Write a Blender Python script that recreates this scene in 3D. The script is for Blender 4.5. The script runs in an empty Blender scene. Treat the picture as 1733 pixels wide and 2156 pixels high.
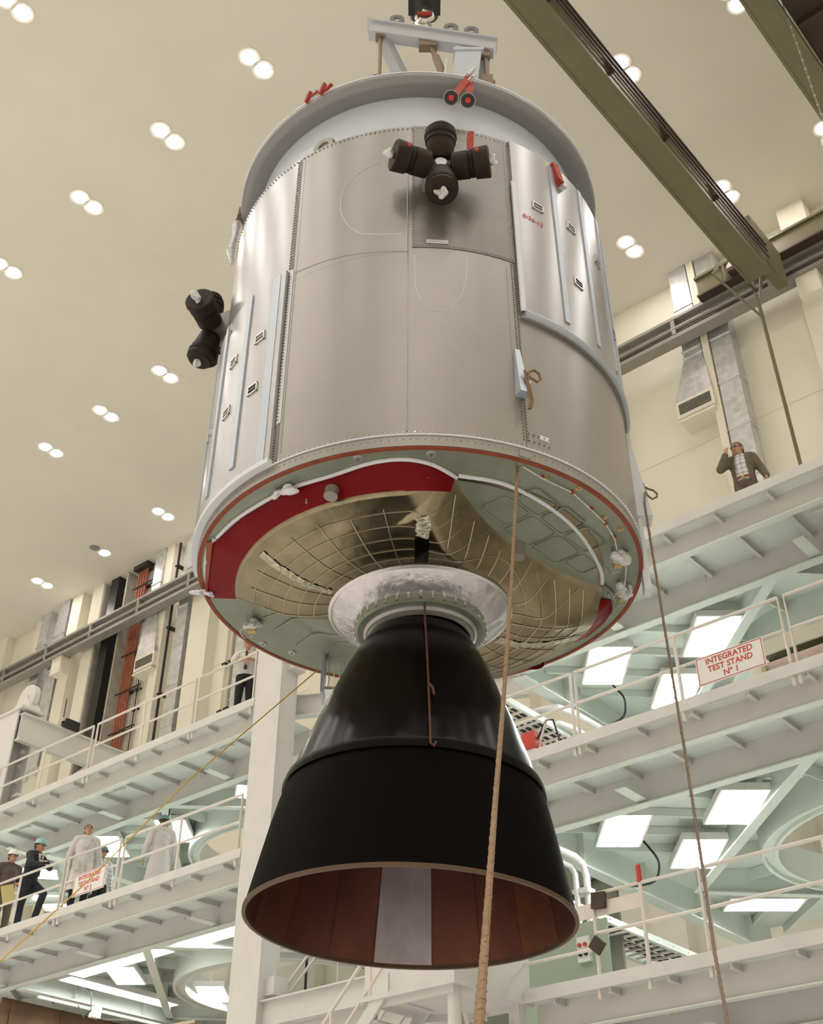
import bpy, bmesh, math, random
from mathutils import Vector, Matrix, Euler
random.seed(7)
PI = math.pi
scene = bpy.context.scene
C = scene.collection

# ------------------------------------------------------------------ camera, light, exposure
cam_d = bpy.data.cameras.new('camera')
cam = bpy.data.objects.new('camera', cam_d)
C.objects.link(cam)
cam.location = (0, 0, 1.6)
cam.rotation_euler = (math.radians(90 + 37.95), 0, math.radians(40.45))
cam_d.sensor_fit = 'VERTICAL'
cam_d.sensor_height = 120.0
cam_d.lens = 2500.0 / 2156.0 * 120.0
cam_d.shift_x = 0.0
cam_d.shift_y = -(1078.0 - 961.0) / 2156.0      # rising-front plate camera
cam_d.clip_end = 300
scene.camera = cam

scene.view_settings.view_transform = 'Standard'
scene.view_settings.look = 'None'
scene.view_settings.gamma = 1.0
scene.view_settings.use_curve_mapping = False
scene.view_settings.exposure = EXPOSURE = 0.0

world = bpy.data.worlds.new('hall_air')
scene.world = world
world.use_nodes = True
world.node_tree.nodes['Background'].inputs[0].default_value = (0.9, 0.85, 0.75, 1)
world.node_tree.nodes['Background'].inputs[1].default_value = 0.0

HALL_Z = 27.4          # ceiling height
WALL_Y = 23.9          # far wall
X0, X1, Y0 = -70.0, 14.0, -16.0

def area(name, loc, size, power, color=(1, .97, .945), rot=(0, 0, 0), sy=None):
    d = bpy.data.lights.new(name, 'AREA')
    d.shape = 'RECTANGLE' if sy else 'DISK'
    d.size = size
    if sy: d.size_y = sy
    d.energy = power
    d.color = color
    d.spread = math.radians(125)
    o = bpy.data.objects.new(name, d)
    C.objects.link(o)
    o.location = loc
    o.rotation_euler = rot
    return o

LAMP_X = [-4.24, -7.23, -10.29, -14.1, -17.45, -20.88, -24.7, -27.79, -30.85, -34.68, -38.43, -42.2, -46.0]
LAMP_Y = [21.78, 16.68, 10.62, 5.79]
P_LAMP = 88.0
# the hall's ceiling lamps outside the picture, on the same grid
for lx in (11.0, 7.4, 3.6, -0.6) + tuple(LAMP_X):
    for ly in (5.79, 0.5, -4.4, -9.8, -14.2):
        if ly == 5.79 and lx in (-17.45,): continue
        area('ceiling_lamp_light', (lx, ly, HALL_Z - .12), .9, P_LAMP)
for lx in (11.0, 7.4, 3.6, -0.6):
    for ly in (21.78, 16.68, 10.62):
        area('ceiling_lamp_light', (lx, ly, HALL_Z - .12), .9, P_LAMP)
for lx in (-50., -54., -58., -62., -66.):
    for ly in (21.78, 16.68, 10.62, 5.79, .5, -4.4, -9.8):
        area('ceiling_lamp_light', (lx, ly, HALL_Z - .12), .9, P_LAMP)

# ------------------------------------------------------------------ materials
MATS = {}
def mat(name, col, rough=.6, metal=0., spec=.5, noise=0., nscale=6., bump=0., bscale=40., emit=None, estr=0., col2=None, aniso=0., streak=None, coat=0.):
    if name in MATS: return MATS[name]
    m = bpy.data.materials.new(name)
    m.use_nodes = True
    nt = m.node_tree
    b = nt.nodes['Principled BSDF']
    b.inputs['Base Color'].default_value = (*col, 1)
    b.inputs['Roughness'].default_value = rough
    b.inputs['Metallic'].default_value = metal
    b.inputs['Specular IOR Level'].default_value = spec
    if coat: b.inputs['Coat Weight'].default_value = coat
    tc = nt.nodes.new('ShaderNodeTexCoord')
    if noise or col2:
        n = nt.nodes.new('ShaderNodeTexNoise')
        n.inputs['Scale'].default_value = nscale
        n.inputs['Detail'].default_value = 6
        n.inputs['Roughness'].default_value = .6
        if streak:
            mp = nt.nodes.new('ShaderNodeMapping')
            mp.inputs['Scale'].default_value = streak
            nt.links.new(tc.outputs['Object'], mp.inputs[0])
            nt.links.new(mp.outputs[0], n.inputs['Vector'])
        else:
            nt.links.new(tc.outputs['Object'], n.inputs['Vector'])
        r = nt.nodes.new('ShaderNodeValToRGB')
        r.color_ramp.elements[0].position = .35
        r.color_ramp.elements[1].position = .65
        c2 = col2 if col2 else tuple(max(0, c * (1 - noise)) for c in col)
        r.color_ramp.elements[0].color = (*c2, 1)
        r.color_ramp.elements[1].color = (*col, 1)
        nt.links.new(n.outputs['Fac'], r.inputs[0])
        nt.links.new(r.outputs[0], b.inputs['Base Color'])
    if bump:
        n2 = nt.nodes.new('ShaderNodeTexNoise')
        n2.inputs['Scale'].default_value = bscale
        n2.inputs['Detail'].default_value = 4
        nt.links.new(tc.outputs['Object'], n2.inputs['Vector'])
        bp = nt.nodes.new('ShaderNodeBump')
        bp.inputs['Strength'].default_value = bump
        bp.inputs['Distance'].default_value = .02
        nt.links.new(n2.outputs['Fac'], bp.inputs['Height'])
        nt.links.new(bp.outputs[0], b.inputs['Normal'])
    if emit:
        b.inputs['Emission Color'].default_value = (*emit, 1)
        b.inputs['Emission Strength'].default_value = estr
    MATS[name] = m
    return m

M_ceil = mat('ceiling_paint', (.82, .78, .69), .9, noise=.05, nscale=.35)
M_wall = mat('wall_paint', (.90, .86, .74), .85, noise=.05, nscale=.4)
M_floor = mat('floor_vinyl', (.80, .785, .75), .5, noise=.06, nscale=1.2)
M_pil = mat('pilaster_paint', (.88, .83, .71), .85, noise=.04, nscale=.8)
M_duct = mat('galvanised_duct', (.80, .81, .84), .32, .75, noise=.25, nscale=5, bump=.3, bscale=7)
M_stand = mat('stand_paint', (.68, .66, .63), .55, noise=.07, nscale=2.5)
M_green = mat('green_lit_stand_paint', (.74, .78, .72), .55, noise=.06, nscale=1.5)  # stand paint with the fluorescents' greenish light put into its colour
M_rail = mat('railing_paint', (.72, .66, .6), .5)
M_rust = mat('red_oxide_conduit', (.36, .11, .055), .6, noise=.35, nscale=5)
M_black = mat('black_enamel', (.012, .011, .012), .4)
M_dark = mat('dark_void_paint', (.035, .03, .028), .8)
M_olive = mat('crane_olive_paint', (.17, .155, .085), .5, noise=.15, nscale=1.3)
M_crail = mat('runway_paint', (.34, .32, .28), .45, noise=.15, nscale=2)
M_cbrown = mat('crane_walkway_paint', (.07, .045, .03), .8, noise=.3, nscale=2)
M_bar = mat('conductor_bar_dark', (.07, .045, .035), .5)
M_grey = mat('grey_channel_paint', (.42, .39, .33), .7, noise=.2, nscale=3)
M_white = mat('white_paint', (.72, .70, .68), .5)
M_steel = mat('bright_steel', (.62, .6, .58), .3, 1.0)
M_chrome = mat('polished_steel', (.8, .8, .8), .12, 1.0)
M_lamp = mat('lamp_glass', (1, 1, 1), .4, emit=(1, .95, .88), estr=110.)
M_lampr = mat('mercury_lamp_glass', (1, 1, 1), .4, emit=(1, .84, .78), estr=100.)
M_lampoff = mat('unlit_lamp_glass', (.25, .25, .24), .2)
M_fluo = mat('fluorescent_diffuser', (1, 1, 1), .5, emit=(.95, 1, .97), estr=17.)
M_hull = mat('silver_hull_paint', (.31, .288, .262), .33, .5, noise=.05, nscale=2.2)
M_hull2 = mat('dull_panel_paint', (.215, .20, .175), .40, .5, noise=.14, nscale=3)
M_rad = mat('radiator_white_paint', (.385, .372, .372), .27, .4, noise=.04, nscale=2.)
M_ribp = mat('pale_blue_strip', (.44, .47, .53), .38, .3)
M_edge = mat('white_edge_strip', (.66, .66, .69), .45)
M_neck = mat('pale_blue_grey_paint', (.58, .61, .70), .40)
M_ring = mat('ring_grey_paint', (.25, .24, .245), .38, .2)
M_orange = mat('red_seal_strip', (.27, .05, .016), .6, noise=.3, nscale=9)
M_red = mat('red_cover', (.175, .003, .006), .5, spec=.12, noise=.15, nscale=3)
M_base = mat('primer_green_plate', (.27, .29, .225), .40, .3, noise=.15, nscale=4)
M_quilt = mat('quilted_foil', (.31, .255, .165), .30, 1.0, noise=.25, nscale=5, bump=.5, bscale=4)
M_quiltr = mat('quilt_ridge_wire', (.45, .39, .29), .3, .9)
M_foil = mat('crinkled_silver_foil', (.66, .62, .66), .30, .75, noise=.25, nscale=5, bump=1.0, bscale=6)
M_crink = mat('crinkled_tape', (.62, .58, .45), .35, .6, noise=.4, nscale=14, bump=1., bscale=30)
M_noz = mat('black_nozzle_coating', (.004, .0025, .0025), .6, spec=.03, noise=.2, nscale=3)
M_noz1 = mat('black_chamber_coating', (.004, .003, .003), .22, spec=.12, noise=.2, nscale=3)
M_gore = mat('columbium_gore', (.14, .052, .034), .36, .75, noise=.3, nscale=3, streak=(1, 1, .35))
M_gore2 = mat('painted_sheen_gore', (.38, .34, .38), .34, .8, noise=.3, nscale=3, streak=(1, 1, .5))  # pale silver stands for a reflection on one inner gore
M_gore3 = mat('heat_tinted_gore', (.18, .068, .036), .36, .75, noise=.25, nscale=2.5)
M_cover = mat('brown_thruster_cover', (.030, .018, .014), .6, spec=.2, noise=.2, nscale=8)
M_cover2 = mat('dark_cover_end', (.014, .009, .009), .65, spec=.2)
M_plastic = mat('clear_plastic_wrap', (.78, .76, .76), .25, noise=.3, nscale=30, bump=.8, bscale=50)
M_tag = mat('red_tag_cloth', (.42, .05, .028), .7, noise=.2, nscale=20)
M_rope = mat('manila_rope', (.27, .165, .085), .85, noise=.35, nscale=60)
M_rope2 = mat('grey_brown_rope', (.24, .17, .13), .85, noise=.35, nscale=60)
M_yellow = mat('yellow_rope', (.62, .43, .10), .8)
M_sling = mat('sling_paint', (.52, .53, .58), .45)
M_slingd = mat('sling_brown_steel', (.26, .19, .14), .5, .4)
M_signw = mat('sign_white', (.80, .77, .74), .5)
M_signr = mat('sign_red', (.55, .045, .03), .5)
M_tan = mat('tan_panel', (.58, .46, .32), .7, noise=.1, nscale=2)
M_wrap = mat('pink_plastic_sheet', (.62, .47, .40), .3, noise=.15, nscale=5, bump=.6, bscale=6)
M_screw = mat('rivet_steel', (.30, .28, .25), .4, .6)
M_brass = mat('gold_kapton', (.55, .40, .16), .3, .9)

# ------------------------------------------------------------------ mesh helpers
class MB:
    def __init__(s): s.v = []; s.f = []
    def add(s, vs, fs):
        o = len(s.v)
        s.v += [tuple(p) for p in vs]
        s.f += [tuple(i + o for i in f) for f in fs]
        return s
    def box(s, x0, x1, y0, y1, z0, z1):
        return s.add([(x0, y0, z0), (x1, y0, z0), (x1, y1, z0), (x0, y1, z0), (x0, y0, z1), (x1, y0, z1), (x1, y1, z1), (x0, y1, z1)],
                     [(0, 3, 2, 1), (4, 5, 6, 7), (0, 1, 5, 4), (1, 2, 6, 5), (2, 3, 7, 6), (3, 0, 4, 7)])
    def hexa(s, p):                      # eight corners, same order as box
        return s.add(p, [(0, 3, 2, 1), (4, 5, 6, 7), (0, 1, 5, 4), (1, 2, 6, 5), (2, 3, 7, 6), (3, 0, 4, 7)])
    def bar(s, a, b, w, h, up=(0, 0, 1)):
        a = Vector(a); b = Vector(b); d = (b - a).normalized(); u = Vector(up)
        sd = d.cross(u)
        if sd.length < 1e-4: sd = d.cross(Vector((1, 0, 0)))
        sd.normalize(); u = sd.cross(d).normalized()
        sd *= w / 2; u *= h / 2
        return s.hexa([a - sd - u, a + sd - u, b + sd - u, b - sd - u, a - sd + u, a + sd + u, b + sd + u, b - sd + u])
    def tube(s, pts, r, n=8, cap=True, rs=None):
        pts = [Vector(p) for p in pts]
        base = len(s.v); rings = []
        prev = None
        for i, p in enumerate(pts):
            d = (pts[min(i + 1, len(pts) - 1)] - pts[max(i - 1, 0)])
            if d.length < 1e-9: d = Vector((0, 0, 1))
            d.normalize()
            if prev is None:
                u = d.orthogonal().normalized()
            else:
                u = prev - d * prev.dot(d)
                u = u.normalized() if u.length > 1e-6 else d.orthogonal().normalized()
            prev = u
            w = d.cross(u)
            rr = rs[i] if rs else r
            rings.append([p + (u * math.cos(2 * PI * k / n) + w * math.sin(2 * PI * k / n)) * rr for k in range(n)])
        vs = [q for ring in rings for q in ring]
        fs = []
        for i in range(len(pts) - 1):
            for k in range(n):
                fs.append((i * n + k, i * n + (k + 1) % n, (i + 1) * n + (k + 1) % n, (i + 1) * n + k))
        if cap:
            fs.append(tuple(reversed(range(n))))
            fs.append(tuple((len(pts) - 1) * n + k for k in range(n)))
        return s.add(vs, fs)
    def cyl(s, a, b, r, n=16, r2=None):
        return s.tube([a, b], r, n, True, [r, r if r2 is None else r2])
    def lathe(s, prof, n=48, c=(0, 0, 0), a0=0., a1=2 * PI, M=None, closed=False):
        # prof: (r, z) pairs; M: matrix applied after
        full = abs(a1 - a0 - 2 * PI) < 1e-6
        m = n if full else n + 1
        vs = []
        for r, z in prof:
            for k in range(m):
                a = a0 + (a1 - a0) * k / n
                p = Vector((c[0] + r * math.sin(a), c[1] - r * math.cos(a), c[2] + z))
                vs.append(M @ p if M else p)
        fs = []
        P = len(prof)
        for i in range(P if closed else P - 1):
            j = (i + 1) % P
            for k in range(n):
                k2 = (k + 1) % m
                fs.append((i * m + k, i * m + k2, j * m + k2, j * m + k))
        return s.add(vs, fs)
    def disc(s, c, r, n=24, nrm=(0, 0, -1)):
        nrm = Vector(nrm).normalized(); u = nrm.orthogonal().normalized(); w = nrm.cross(u); c = Vector(c)
        return s.add([c + (u * math.cos(2 * PI * k / n) + w * math.sin(2 * PI * k / n)) * r for k in range(n)], [tuple(range(n))])
    def sph(s, c, r, n=10, m=6, sc=(1, 1, 1)):
        vs = [(c[0], c[1], c[2] - r * sc[2])]
        for i in range(1, m):
            t = PI * i / m
            for k in range(n):
                a = 2 * PI * k / n
                vs.append((c[0] + r * sc[0] * math.sin(t) * math.cos(a), c[1] + r * sc[1] * math.sin(t) * math.sin(a), c[2] - r * sc[2] * math.cos(t)))
        vs.append((c[0], c[1], c[2] + r * sc[2]))
        fs = []
        for k in range(n): fs.append((0, 1 + (k + 1) % n, 1 + k))
        for i in range(m - 2):
            for k in range(n):
                a = 1 + i * n
                fs.append((a + k, a + (k + 1) % n, a + n + (k + 1) % n, a + n + k))
        L = len(vs) - 1; a = 1 + (m - 2) * n
        for k in range(n): fs.append((a + k, a + (k + 1) % n, L))
        return s.add(vs, fs)
    def cylpanel(s, t0, t1, z0, z1, R, th, step=2.5):
        # curved slab on the hull; angles in degrees, 0 = towards the camera side
        n = max(1, int(math.ceil(abs(t1 - t0) / step)))
        vs = []
        for k in range(n + 1):
            a = math.radians(t0 + (t1 - t0) * k / n); sn, cs = math.sin(a), -math.cos(a)
            for (r, z) in ((R, z0), (R, z1), (R - th, z1), (R - th, z0)):
                vs.append((r * sn, r * cs, z))
        fs = []
        for k in range(n):
            a = 4 * k; b = a + 4
            for e in range(4):
                e2 = (e + 1) % 4
                fs.append((a + e, b + e, b + e2, a + e2))
        fs.append((0, 1, 2, 3)); fs.append(tuple(4 * n + q for q in (3, 2, 1, 0)))
        return s.add(vs, fs)
    def xf(s, M):
        s.v = [tuple(M @ Vector(p)) for p in s.v]
        return s
    def build(s, name, m, parent=None, smooth=False, angle=40):
        me = bpy.data.meshes.new(name)
        me.from_pydata(s.v, [], s.f)
        bm = bmesh.new(); bm.from_mesh(me)
        bmesh.ops.recalc_face_normals(bm, faces=bm.faces)
        bm.to_mesh(me); bm.free()
        me.materials.append(m)
        o = bpy.data.objects.new(name, me)
        C.objects.link(o)
        if parent is not None: o.parent = parent
        if smooth:
            me.polygons.foreach_set('use_smooth', [True] * len(me.polygons))
            try: me.set_sharp_from_angle(angle=math.radians(angle))
            except Exception: pass
        return o

def crumple(name, c, r, m, parent, seed=1, sc=(1, 1, 1), M=None):
    # crumpled sheet: a ball with a rough, creased surface
    rn = random.Random(seed)
    bm = bmesh.new(); bmesh.ops.create_icosphere(bm, subdivisions=3, radius=1)
    dirs = [(Vector((rn.uniform(-1, 1), rn.uniform(-1, 1), rn.uniform(-1, 1))).normalized(), rn.uniform(-.5, .45)) for _ in range(26)]
    for v in bm.verts:
        d = v.co.normalized(); k = .85
        for q, a in dirs:
            t = d.dot(q)
            if t > .72: k += a * (t - .72) / .28
        p = Vector((d.x * sc[0], d.y * sc[1], d.z * sc[2])) * r * max(.3, k) + Vector(c)
        v.co = M @ p if M else p
    me = bpy.data.meshes.new(name); bm.to_mesh(me); bm.free(); me.materials.append(m)
    o = bpy.data.objects.new(name, me); C.objects.link(o); o.parent = parent
    return o
def tag(o, label=None, cat=None, group=None, kind=None):
    if label: o['label'] = label
    if cat: o['category'] = cat
    if group: o['group'] = group
    if kind: o['kind'] = kind
    return o
def empty(name, loc=(0, 0, 0), rz=0., label=None, cat=None, group=None):
    o = bpy.data.objects.new(name, None)
    C.objects.link(o)
    o.location = loc; o.rotation_euler = (0, 0, rz)
    o.empty_display_size = .2
    return tag(o, label, cat, group)
def clone(o, parent, loc=None):
    c = o.copy(); C.objects.link(c); c.parent = parent
    if loc is not None: c.location = loc
    return c
def clone_tree(root, **kw):
    def rec(o, par):
        c = o.copy(); C.objects.link(c); c.parent = par
        for ch in [q for q in list(C.objects) if q.parent == o]: rec(ch, c)
        return c
    return rec(root, None)
def text(name, body, size, m, parent, M, extrude=.002, sx=1., align='CENTER'):
    cu = bpy.data.curves.new(name, 'FONT')
    cu.body = body; cu.size = size; cu.align_x = align; cu.align_y = 'CENTER'
    cu.extrude = extrude; cu.space_line = 1.12; cu.resolution_u = 3
    try: cu.offset = size * .012
    except Exception: pass
    o = bpy.data.objects.new(name, cu); C.objects.link(o)
    dg = bpy.context.evaluated_depsgraph_get()
    me = bpy.data.meshes.new_from_object(o.evaluated_get(dg))
    bpy.data.objects.remove(o)
    o = bpy.data.objects.new(name, me); C.objects.link(o)
    me.materials.clear(); me.materials.append(m)
    me.transform(M @ Matrix.Diagonal((sx, 1, 1, 1)))
    o.parent = parent
    return o
# ------------------------------------------------------------------ room shell
def structure(name, mb, m):
    return tag(mb.build(name, m), kind='structure')
structure('floor', MB().box(X0, X1, Y0, WALL_Y + .3, -.3, 0), M_floor)
structure('ceiling', MB().box(X0, X1, Y0, WALL_Y + .3, HALL_Z, HALL_Z + .3), M_ceil)
structure('wall_back', MB().box(X0, X1, WALL_Y, WALL_Y + .3, 0, HALL_Z), M_wall)
structure('wall_front', MB().box(X0, X1, Y0 - .3, Y0, 0, HALL_Z), M_wall)
structure('wall_left', MB().box(X0 - .3, X0, Y0, WALL_Y, 0, HALL_Z), M_wall)
structure('wall_right', MB().box(X1, X1 + .3, Y0, WALL_Y, 0, HALL_Z), M_wall)
k = 0
for x0, x1, d in [(-44.1, -43.3, .4), (-41.3, -40.75, .3), (-38.45, -37.75, .55), (-37.2, -36.5, .45), (-32.5, -32.05, .5), (-30.56, -29.5, .45), (-26.9, -26.2, .35),
                  (-24.2, -23.4, .4), (-20.6, -19.8, .4), (-16.8, -16.0, .4), (-13.2, -12.4, .4), (-9.44, -9.24, .5), (-6.5, -5.75, .6), (-3.0, -2.3, .5), (.6, 1.3, .5)]:
    k += 1
    structure('trim_%d' % k, MB().box(x0, x1, WALL_Y - d, WALL_Y + .01, 0, HALL_Z), M_pil)
for z in (18.9, 21.35):
    k += 1
    structure('trim_%d' % k, MB().box(X0, X1, WALL_Y - .02, WALL_Y + .01, z, z + .02), M_wall)

# ------------------------------------------------------------------ twin ceiling lamps in view
ring_mb = MB(); ring_mb.lathe([(.205, 0), (.285, 0), (.285, -.02), (.205, -.012)], 24, closed=True)
glass_mb = MB(); glass_mb.lathe([(.2, .012), (.19, -.012), (.0005, -.02)], 24)
def lamp_pair(x, y, where, dead=False):
    # the two lamps of a pair sit side by side along the hall's depth
    r = empty('ceiling_lamp_pair', (x, y, HALL_Z), 0,
              'ceiling lamp pair ' + where, 'ceiling lamp', 'twin round lamps in the ceiling')
    if not LP:
        a = ring_mb.build('trim_ring', M_ceil, None); g1 = glass_mb.build('lamp_glass', M_lamp, None, True)
        g2 = glass_mb.build('lamp_glass', M_lampr, None, True); g3 = glass_mb.build('lamp_glass', M_lampoff, None, True)
        LP.extend([a, g1, g2, g3])
    for i, dy in enumerate((-.235, .235)):
        src = LP[1] if i == 1 else (LP[3] if dead else LP[2])
        clone(LP[0], r, (0, dy, 0)); clone(src, r, (0, dy, -.005))
LP = []
rows = [(21.78, 'in the row by the far wall', [(-38.43, 'lowest one left of the hull'), (-34.68, 'its left lamp dark'), (-30.87, 'nearest the hull rim'), (-10.29, 'right of the hull'), (-7.22, 'behind the conductor bars'), (-4.25, 'under the second girder')]),
        (16.68, 'in the second row from the wall', [(-30.85, 'leftmost of its three'), (-27.79, 'middle of its three'), (-24.73, 'below the side thrusters'), (-7.23, 'behind the conductor bars'), (-4.23, 'cut by the second girder')]),
        (10.61, 'in the third row from the wall', [(-24.68, 'cut by the left border'), (-20.88, 'second from the left border'), (-17.46, 'third from the left border'), (-14.11, 'nearest the top ring')]),
        (5.79, 'in the row closest overhead', [(-17.35, 'alone in the corner')])]
for y, rn, xs in rows:
    for x, w in xs:
        lamp_pair(x, y, rn + ', ' + w, dead='dark' in w)
for o in LP: bpy.data.objects.remove(o)

# ------------------------------------------------------------------ ducts, conduits on the far wall
def duct(x0, x1, zt, zb, d, label, foot=None, painted_above=None, d2=0):
    r = empty('air_duct', ((x0 + x1) / 2, WALL_Y, zb), 0, label, 'air duct', 'galvanised air ducts on the far wall')
    xm, w = (x0 + x1) / 2, (x1 - x0) / 2
    zz = zt; i = 0
    while zz > zb + .01:
        z2 = max(zb, zz - 1.6)
        MB().box(-w, w, -d, -.005, z2 - zb + .03, zz - zb).build('duct_section', M_pil if (painted_above and z2 > painted_above) else M_duct, r)
        MB().box(-w - .035, w + .035, -d - .035, -.005, z2 - zb, z2 - zb + .03).build('seam_flange', M_duct, r)
        zz = z2
    if foot:
        fw0, fw1, fz, fd = foot      # transition to a wide outlet box with a grille
        a, b = fw0 - xm, fw1 - xm
        h = fz - zb
        MB().hexa([(a, -fd, h + .55), (b, -fd, h + .55), (b, 0, h + .55), (a, 0, h + .55), (-w, -d, 0), (w, -d, 0), (w, 0, 0), (-w, 0, 0)]).build('transition', M_duct, r)
        MB().box(a, b, -fd, 0, h, h + .55).build('outlet_box', M_pil, r)
        g = MB().box(a + .08, b - .08, -fd - .012, -fd, h + .12, h + .46).build('grille', M_dark, r)
        for q in range(7):
            MB().box(a + .08, b - .08, -fd - .03, -fd - .012, h + .14 + q * .048, h + .152 + q * .048).build('grille_slat', M_grey, g)
        MB().box(a + .03, b + .0, -fd - .05, 0, h - .16, h - .1).build('outlet_lip', M_pil, r)
    return r
duct(-40.6, -40.0, HALL_Z, 20.0, .5, 'shiny duct far left on the wall, left of the other shiny duct')
duct(-39.25, -38.55, HALL_Z, 20.0, .6, 'shiny duct left of the black strip, second from the far left')
duct(-33.0, -32.52, HALL_Z, 24.9, .6, 'duct with a grilled outlet box, right of the red conduits', foot=(-33.2, -32.1, 22.1, .7))
duct(-31.3, -30.75, HALL_Z, 18.0, .5, 'long shiny duct right of the thin black pipe')
duct(-27.9, -27.35, HALL_Z, 17.0, .45, 'shiny duct behind the man in the tie')
duct(-10.02, -9.47, HALL_Z, 23.95, .5, 'duct with a grilled outlet box, left of the waving man', foot=(-10.45, -9.35, 21.95, .62), painted_above=26.2)
duct(-9.2, -8.6, HALL_Z, 12.0, .45, 'long shiny duct behind the waving man', painted_above=25.8)

def wallpipe(name, x, zt, zb, r, m, label, cat, rr=None, group=None, y=None, clamps=5):
    y = WALL_Y - .12 if y is None else y
    e = empty(name, (x, y, zb), 0, label, cat, group); back = WALL_Y - y - .005
    MB().cyl((0, 0, 0), (0, 0, zt - zb), r, 8).build('pipe', m, e, True)
    for q in range(clamps):
        z = (zt - zb) * (q + .6) / clamps
        MB().box(-r * 1.9, r * 1.9, -r * 1.3, back, z, z + .06).build('clamp', M_dark, e)
    return e
e = empty('conduit_bank', (-34.2, WALL_Y, 18.0), 0, 'bank of four red oxide conduits running up the far wall', 'conduit')
for q in range(4):
    MB().cyl((-.3 + q * .16, -.2, 0), (-.3 + q * .16, -.2, 9.2), .062, 8).build('conduit', M_rust, e, True)
for z in (.6, 2.2, 3.8, 5.4, 7.0, 8.4):
    MB().box(-.5, .72, -.14, 0, z, z + .07).build('wall_bracket', M_dark, e)
    MB().box(-.5, .95, -.30, -.262, z + .01, z + .06).build('clamp_strap', M_dark, e)
MB().box(-.42, .42, -.45, 0, 9.2, 9.39).build('ceiling_box', M_dark, e)
for q in range(3):
    wallpipe('thin_conduit', -33.72 + q * .13, HALL_Z - .1, 18.0, .022, M_grey if q != 1 else M_dark,
             ['first thin grey conduit right of the red bank', 'thin black conduit right of the red bank', 'thin grey conduit close to the outlet duct'][q], 'conduit', group='thin conduits beside the red bank')
wallpipe('black_pipe', -31.62, HALL_Z - .2, 16.5, .05, M_black, 'thin black pipe running down the far wall, left of the column', 'pipe', y=WALL_Y - .55, clamps=4)
wallpipe('wall_pipe', -28.75, HALL_Z - 2, 16.5, .05, M_pil, 'left cream pipe of the two beside the man in the tie', 'pipe', group='cream pipes by the column')
wallpipe('wall_pipe', -28.4, HALL_Z - 2, 16.5, .06, M_grey, 'right tan pipe of the two beside the man in the tie', 'pipe', group='cream pipes by the column')
e = empty('bus_duct_recess', (-35.7, WALL_Y, 14.0), 0, 'grey wall channel holding a black vertical bus duct, left of the red conduits', 'bus duct')
MB().box(-.8, .8, -.06, 0, 0, 13.3).build('back_panel', M_grey, e)
MB().box(-.8, -.72, -.4, -.06, 0, 13.3).build('side_rail', M_grey, e)
MB().box(.7, .8, -.45, -.06, 0, 13.3).build('side_rail', M_grey, e)
MB().box(-.38, .12, -.4, -.06, 0, 13.39).build('bus_duct', M_black, e)
for q in range(16):
    MB().box(-.72, -.38, -.16, -.06, .5 + q * .8, .58 + q * .8).build('rung', M_dark, e)
MB().cyl((-.55, -.2, 0), (-.55, -.2, 13.3), .03, 6).build('cable', M_dark, e)

# ------------------------------------------------------------------ crane runway along the far wall
e = empty('crane_runway', (-28, 22.9, 24.14), 0, 'long grey crane runway girder with rails along the far wall', 'crane runway')
L = 41.0
MB().box(-L, L, .16, .22, .24, .9).build('girder_web', M_crail, e)
MB().box(-L, L, -.02, .36, .22, .35).build('bottom_flange', M_crail, e)
MB().box(-L, L, -.04, .36, .88, .98).build('top_flange', M_crail, e)
MB().box(-L, L, .04, .14, .98, 1.06).build('rail', M_crail, e)
MB().cyl((-L, .02, .565), (L, .02, .565), .062, 10).build('conductor_pipe', M_crail, e, True)
MB().box(-L, L, .0, .05, .40, .45).build('lower_conductor', M_bar, e)
for q in range(28):
    x = -40 + q * 2.9
    MB().box(x, x + .12, -.03, .16, .36, .88).build('hanger_bracket', M_crail, e)
for q, x in enumerate([-38.1, -6.1]):
    MB().box(x + 28 - .3, x + 28 + .3, .05, .95, -.5, .22).build('corbel', M_pil, e)

# ------------------------------------------------------------------ bridge crane
e = empty('bridge_crane', (-4.9, 6.0, 22.9), 0, 'olive twin girder bridge crane spanning the hall under the ceiling', 'crane')
gx = -4.9
def CB(x0, x1, y0, y1, z0, z1): return MB().box(x0 - gx, x1 - gx, y0 - 6, y1 - 6, z0 - 22.9, z1 - 22.9)
for nm, (a, b) in (('girder', (-6.89, -6.38)), ('girder', (-3.40, -2.94))):
    g = CB(a, b, -15.2, 20.9, 22.9, 23.85).build(nm, M_olive, e)
    CB(a - .05, a + .012, -15.2, 20.9, 22.88, 22.95).build('flange_lip', M_olive, g)
    CB(b - .012, b + .05, -15.2, 20.9, 22.88, 22.95).build('flange_lip', M_olive, g)
    CB(a - .08, b + .08, -15.2, 20.9, 23.85, 23.9).build('top_plate', M_olive, g)
    CB((a + b) / 2 - .04, (a + b) / 2 + .04, -15.2, 20.9, 23.9, 24.02).build('trolley_rail', M_bar, g)
for x, z in ((-6.25, 23.26), (-6.25, 23.5), (-6.25, 23.72)):
    CB(x - .02, x + .02, -15, 20.8, z - .03, z + .03).build('conductor_bar', M_bar, e)
for q in range(15):
    y = -12.6 + q * 2.2
    b = CB(-6.38, -6.2, y, y + .05, 23.12, 23.18).build('bar_bracket', M_bar, e)
    for z in (23.26, 23.5, 23.72):
        CB(-6.32, -6.23, y - .04, y + .09, z - .05, z - .02).build('insulator', M_bar, b)
    CB(-6.38, -6.3, y, y + .05, 23.18, 23.76).build('bracket_plate', M_olive, b)
CB(-6.99, -6.94, 4, 21.4, 23.02, 23.07).build('side_conduit', M_bar, e)
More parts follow.
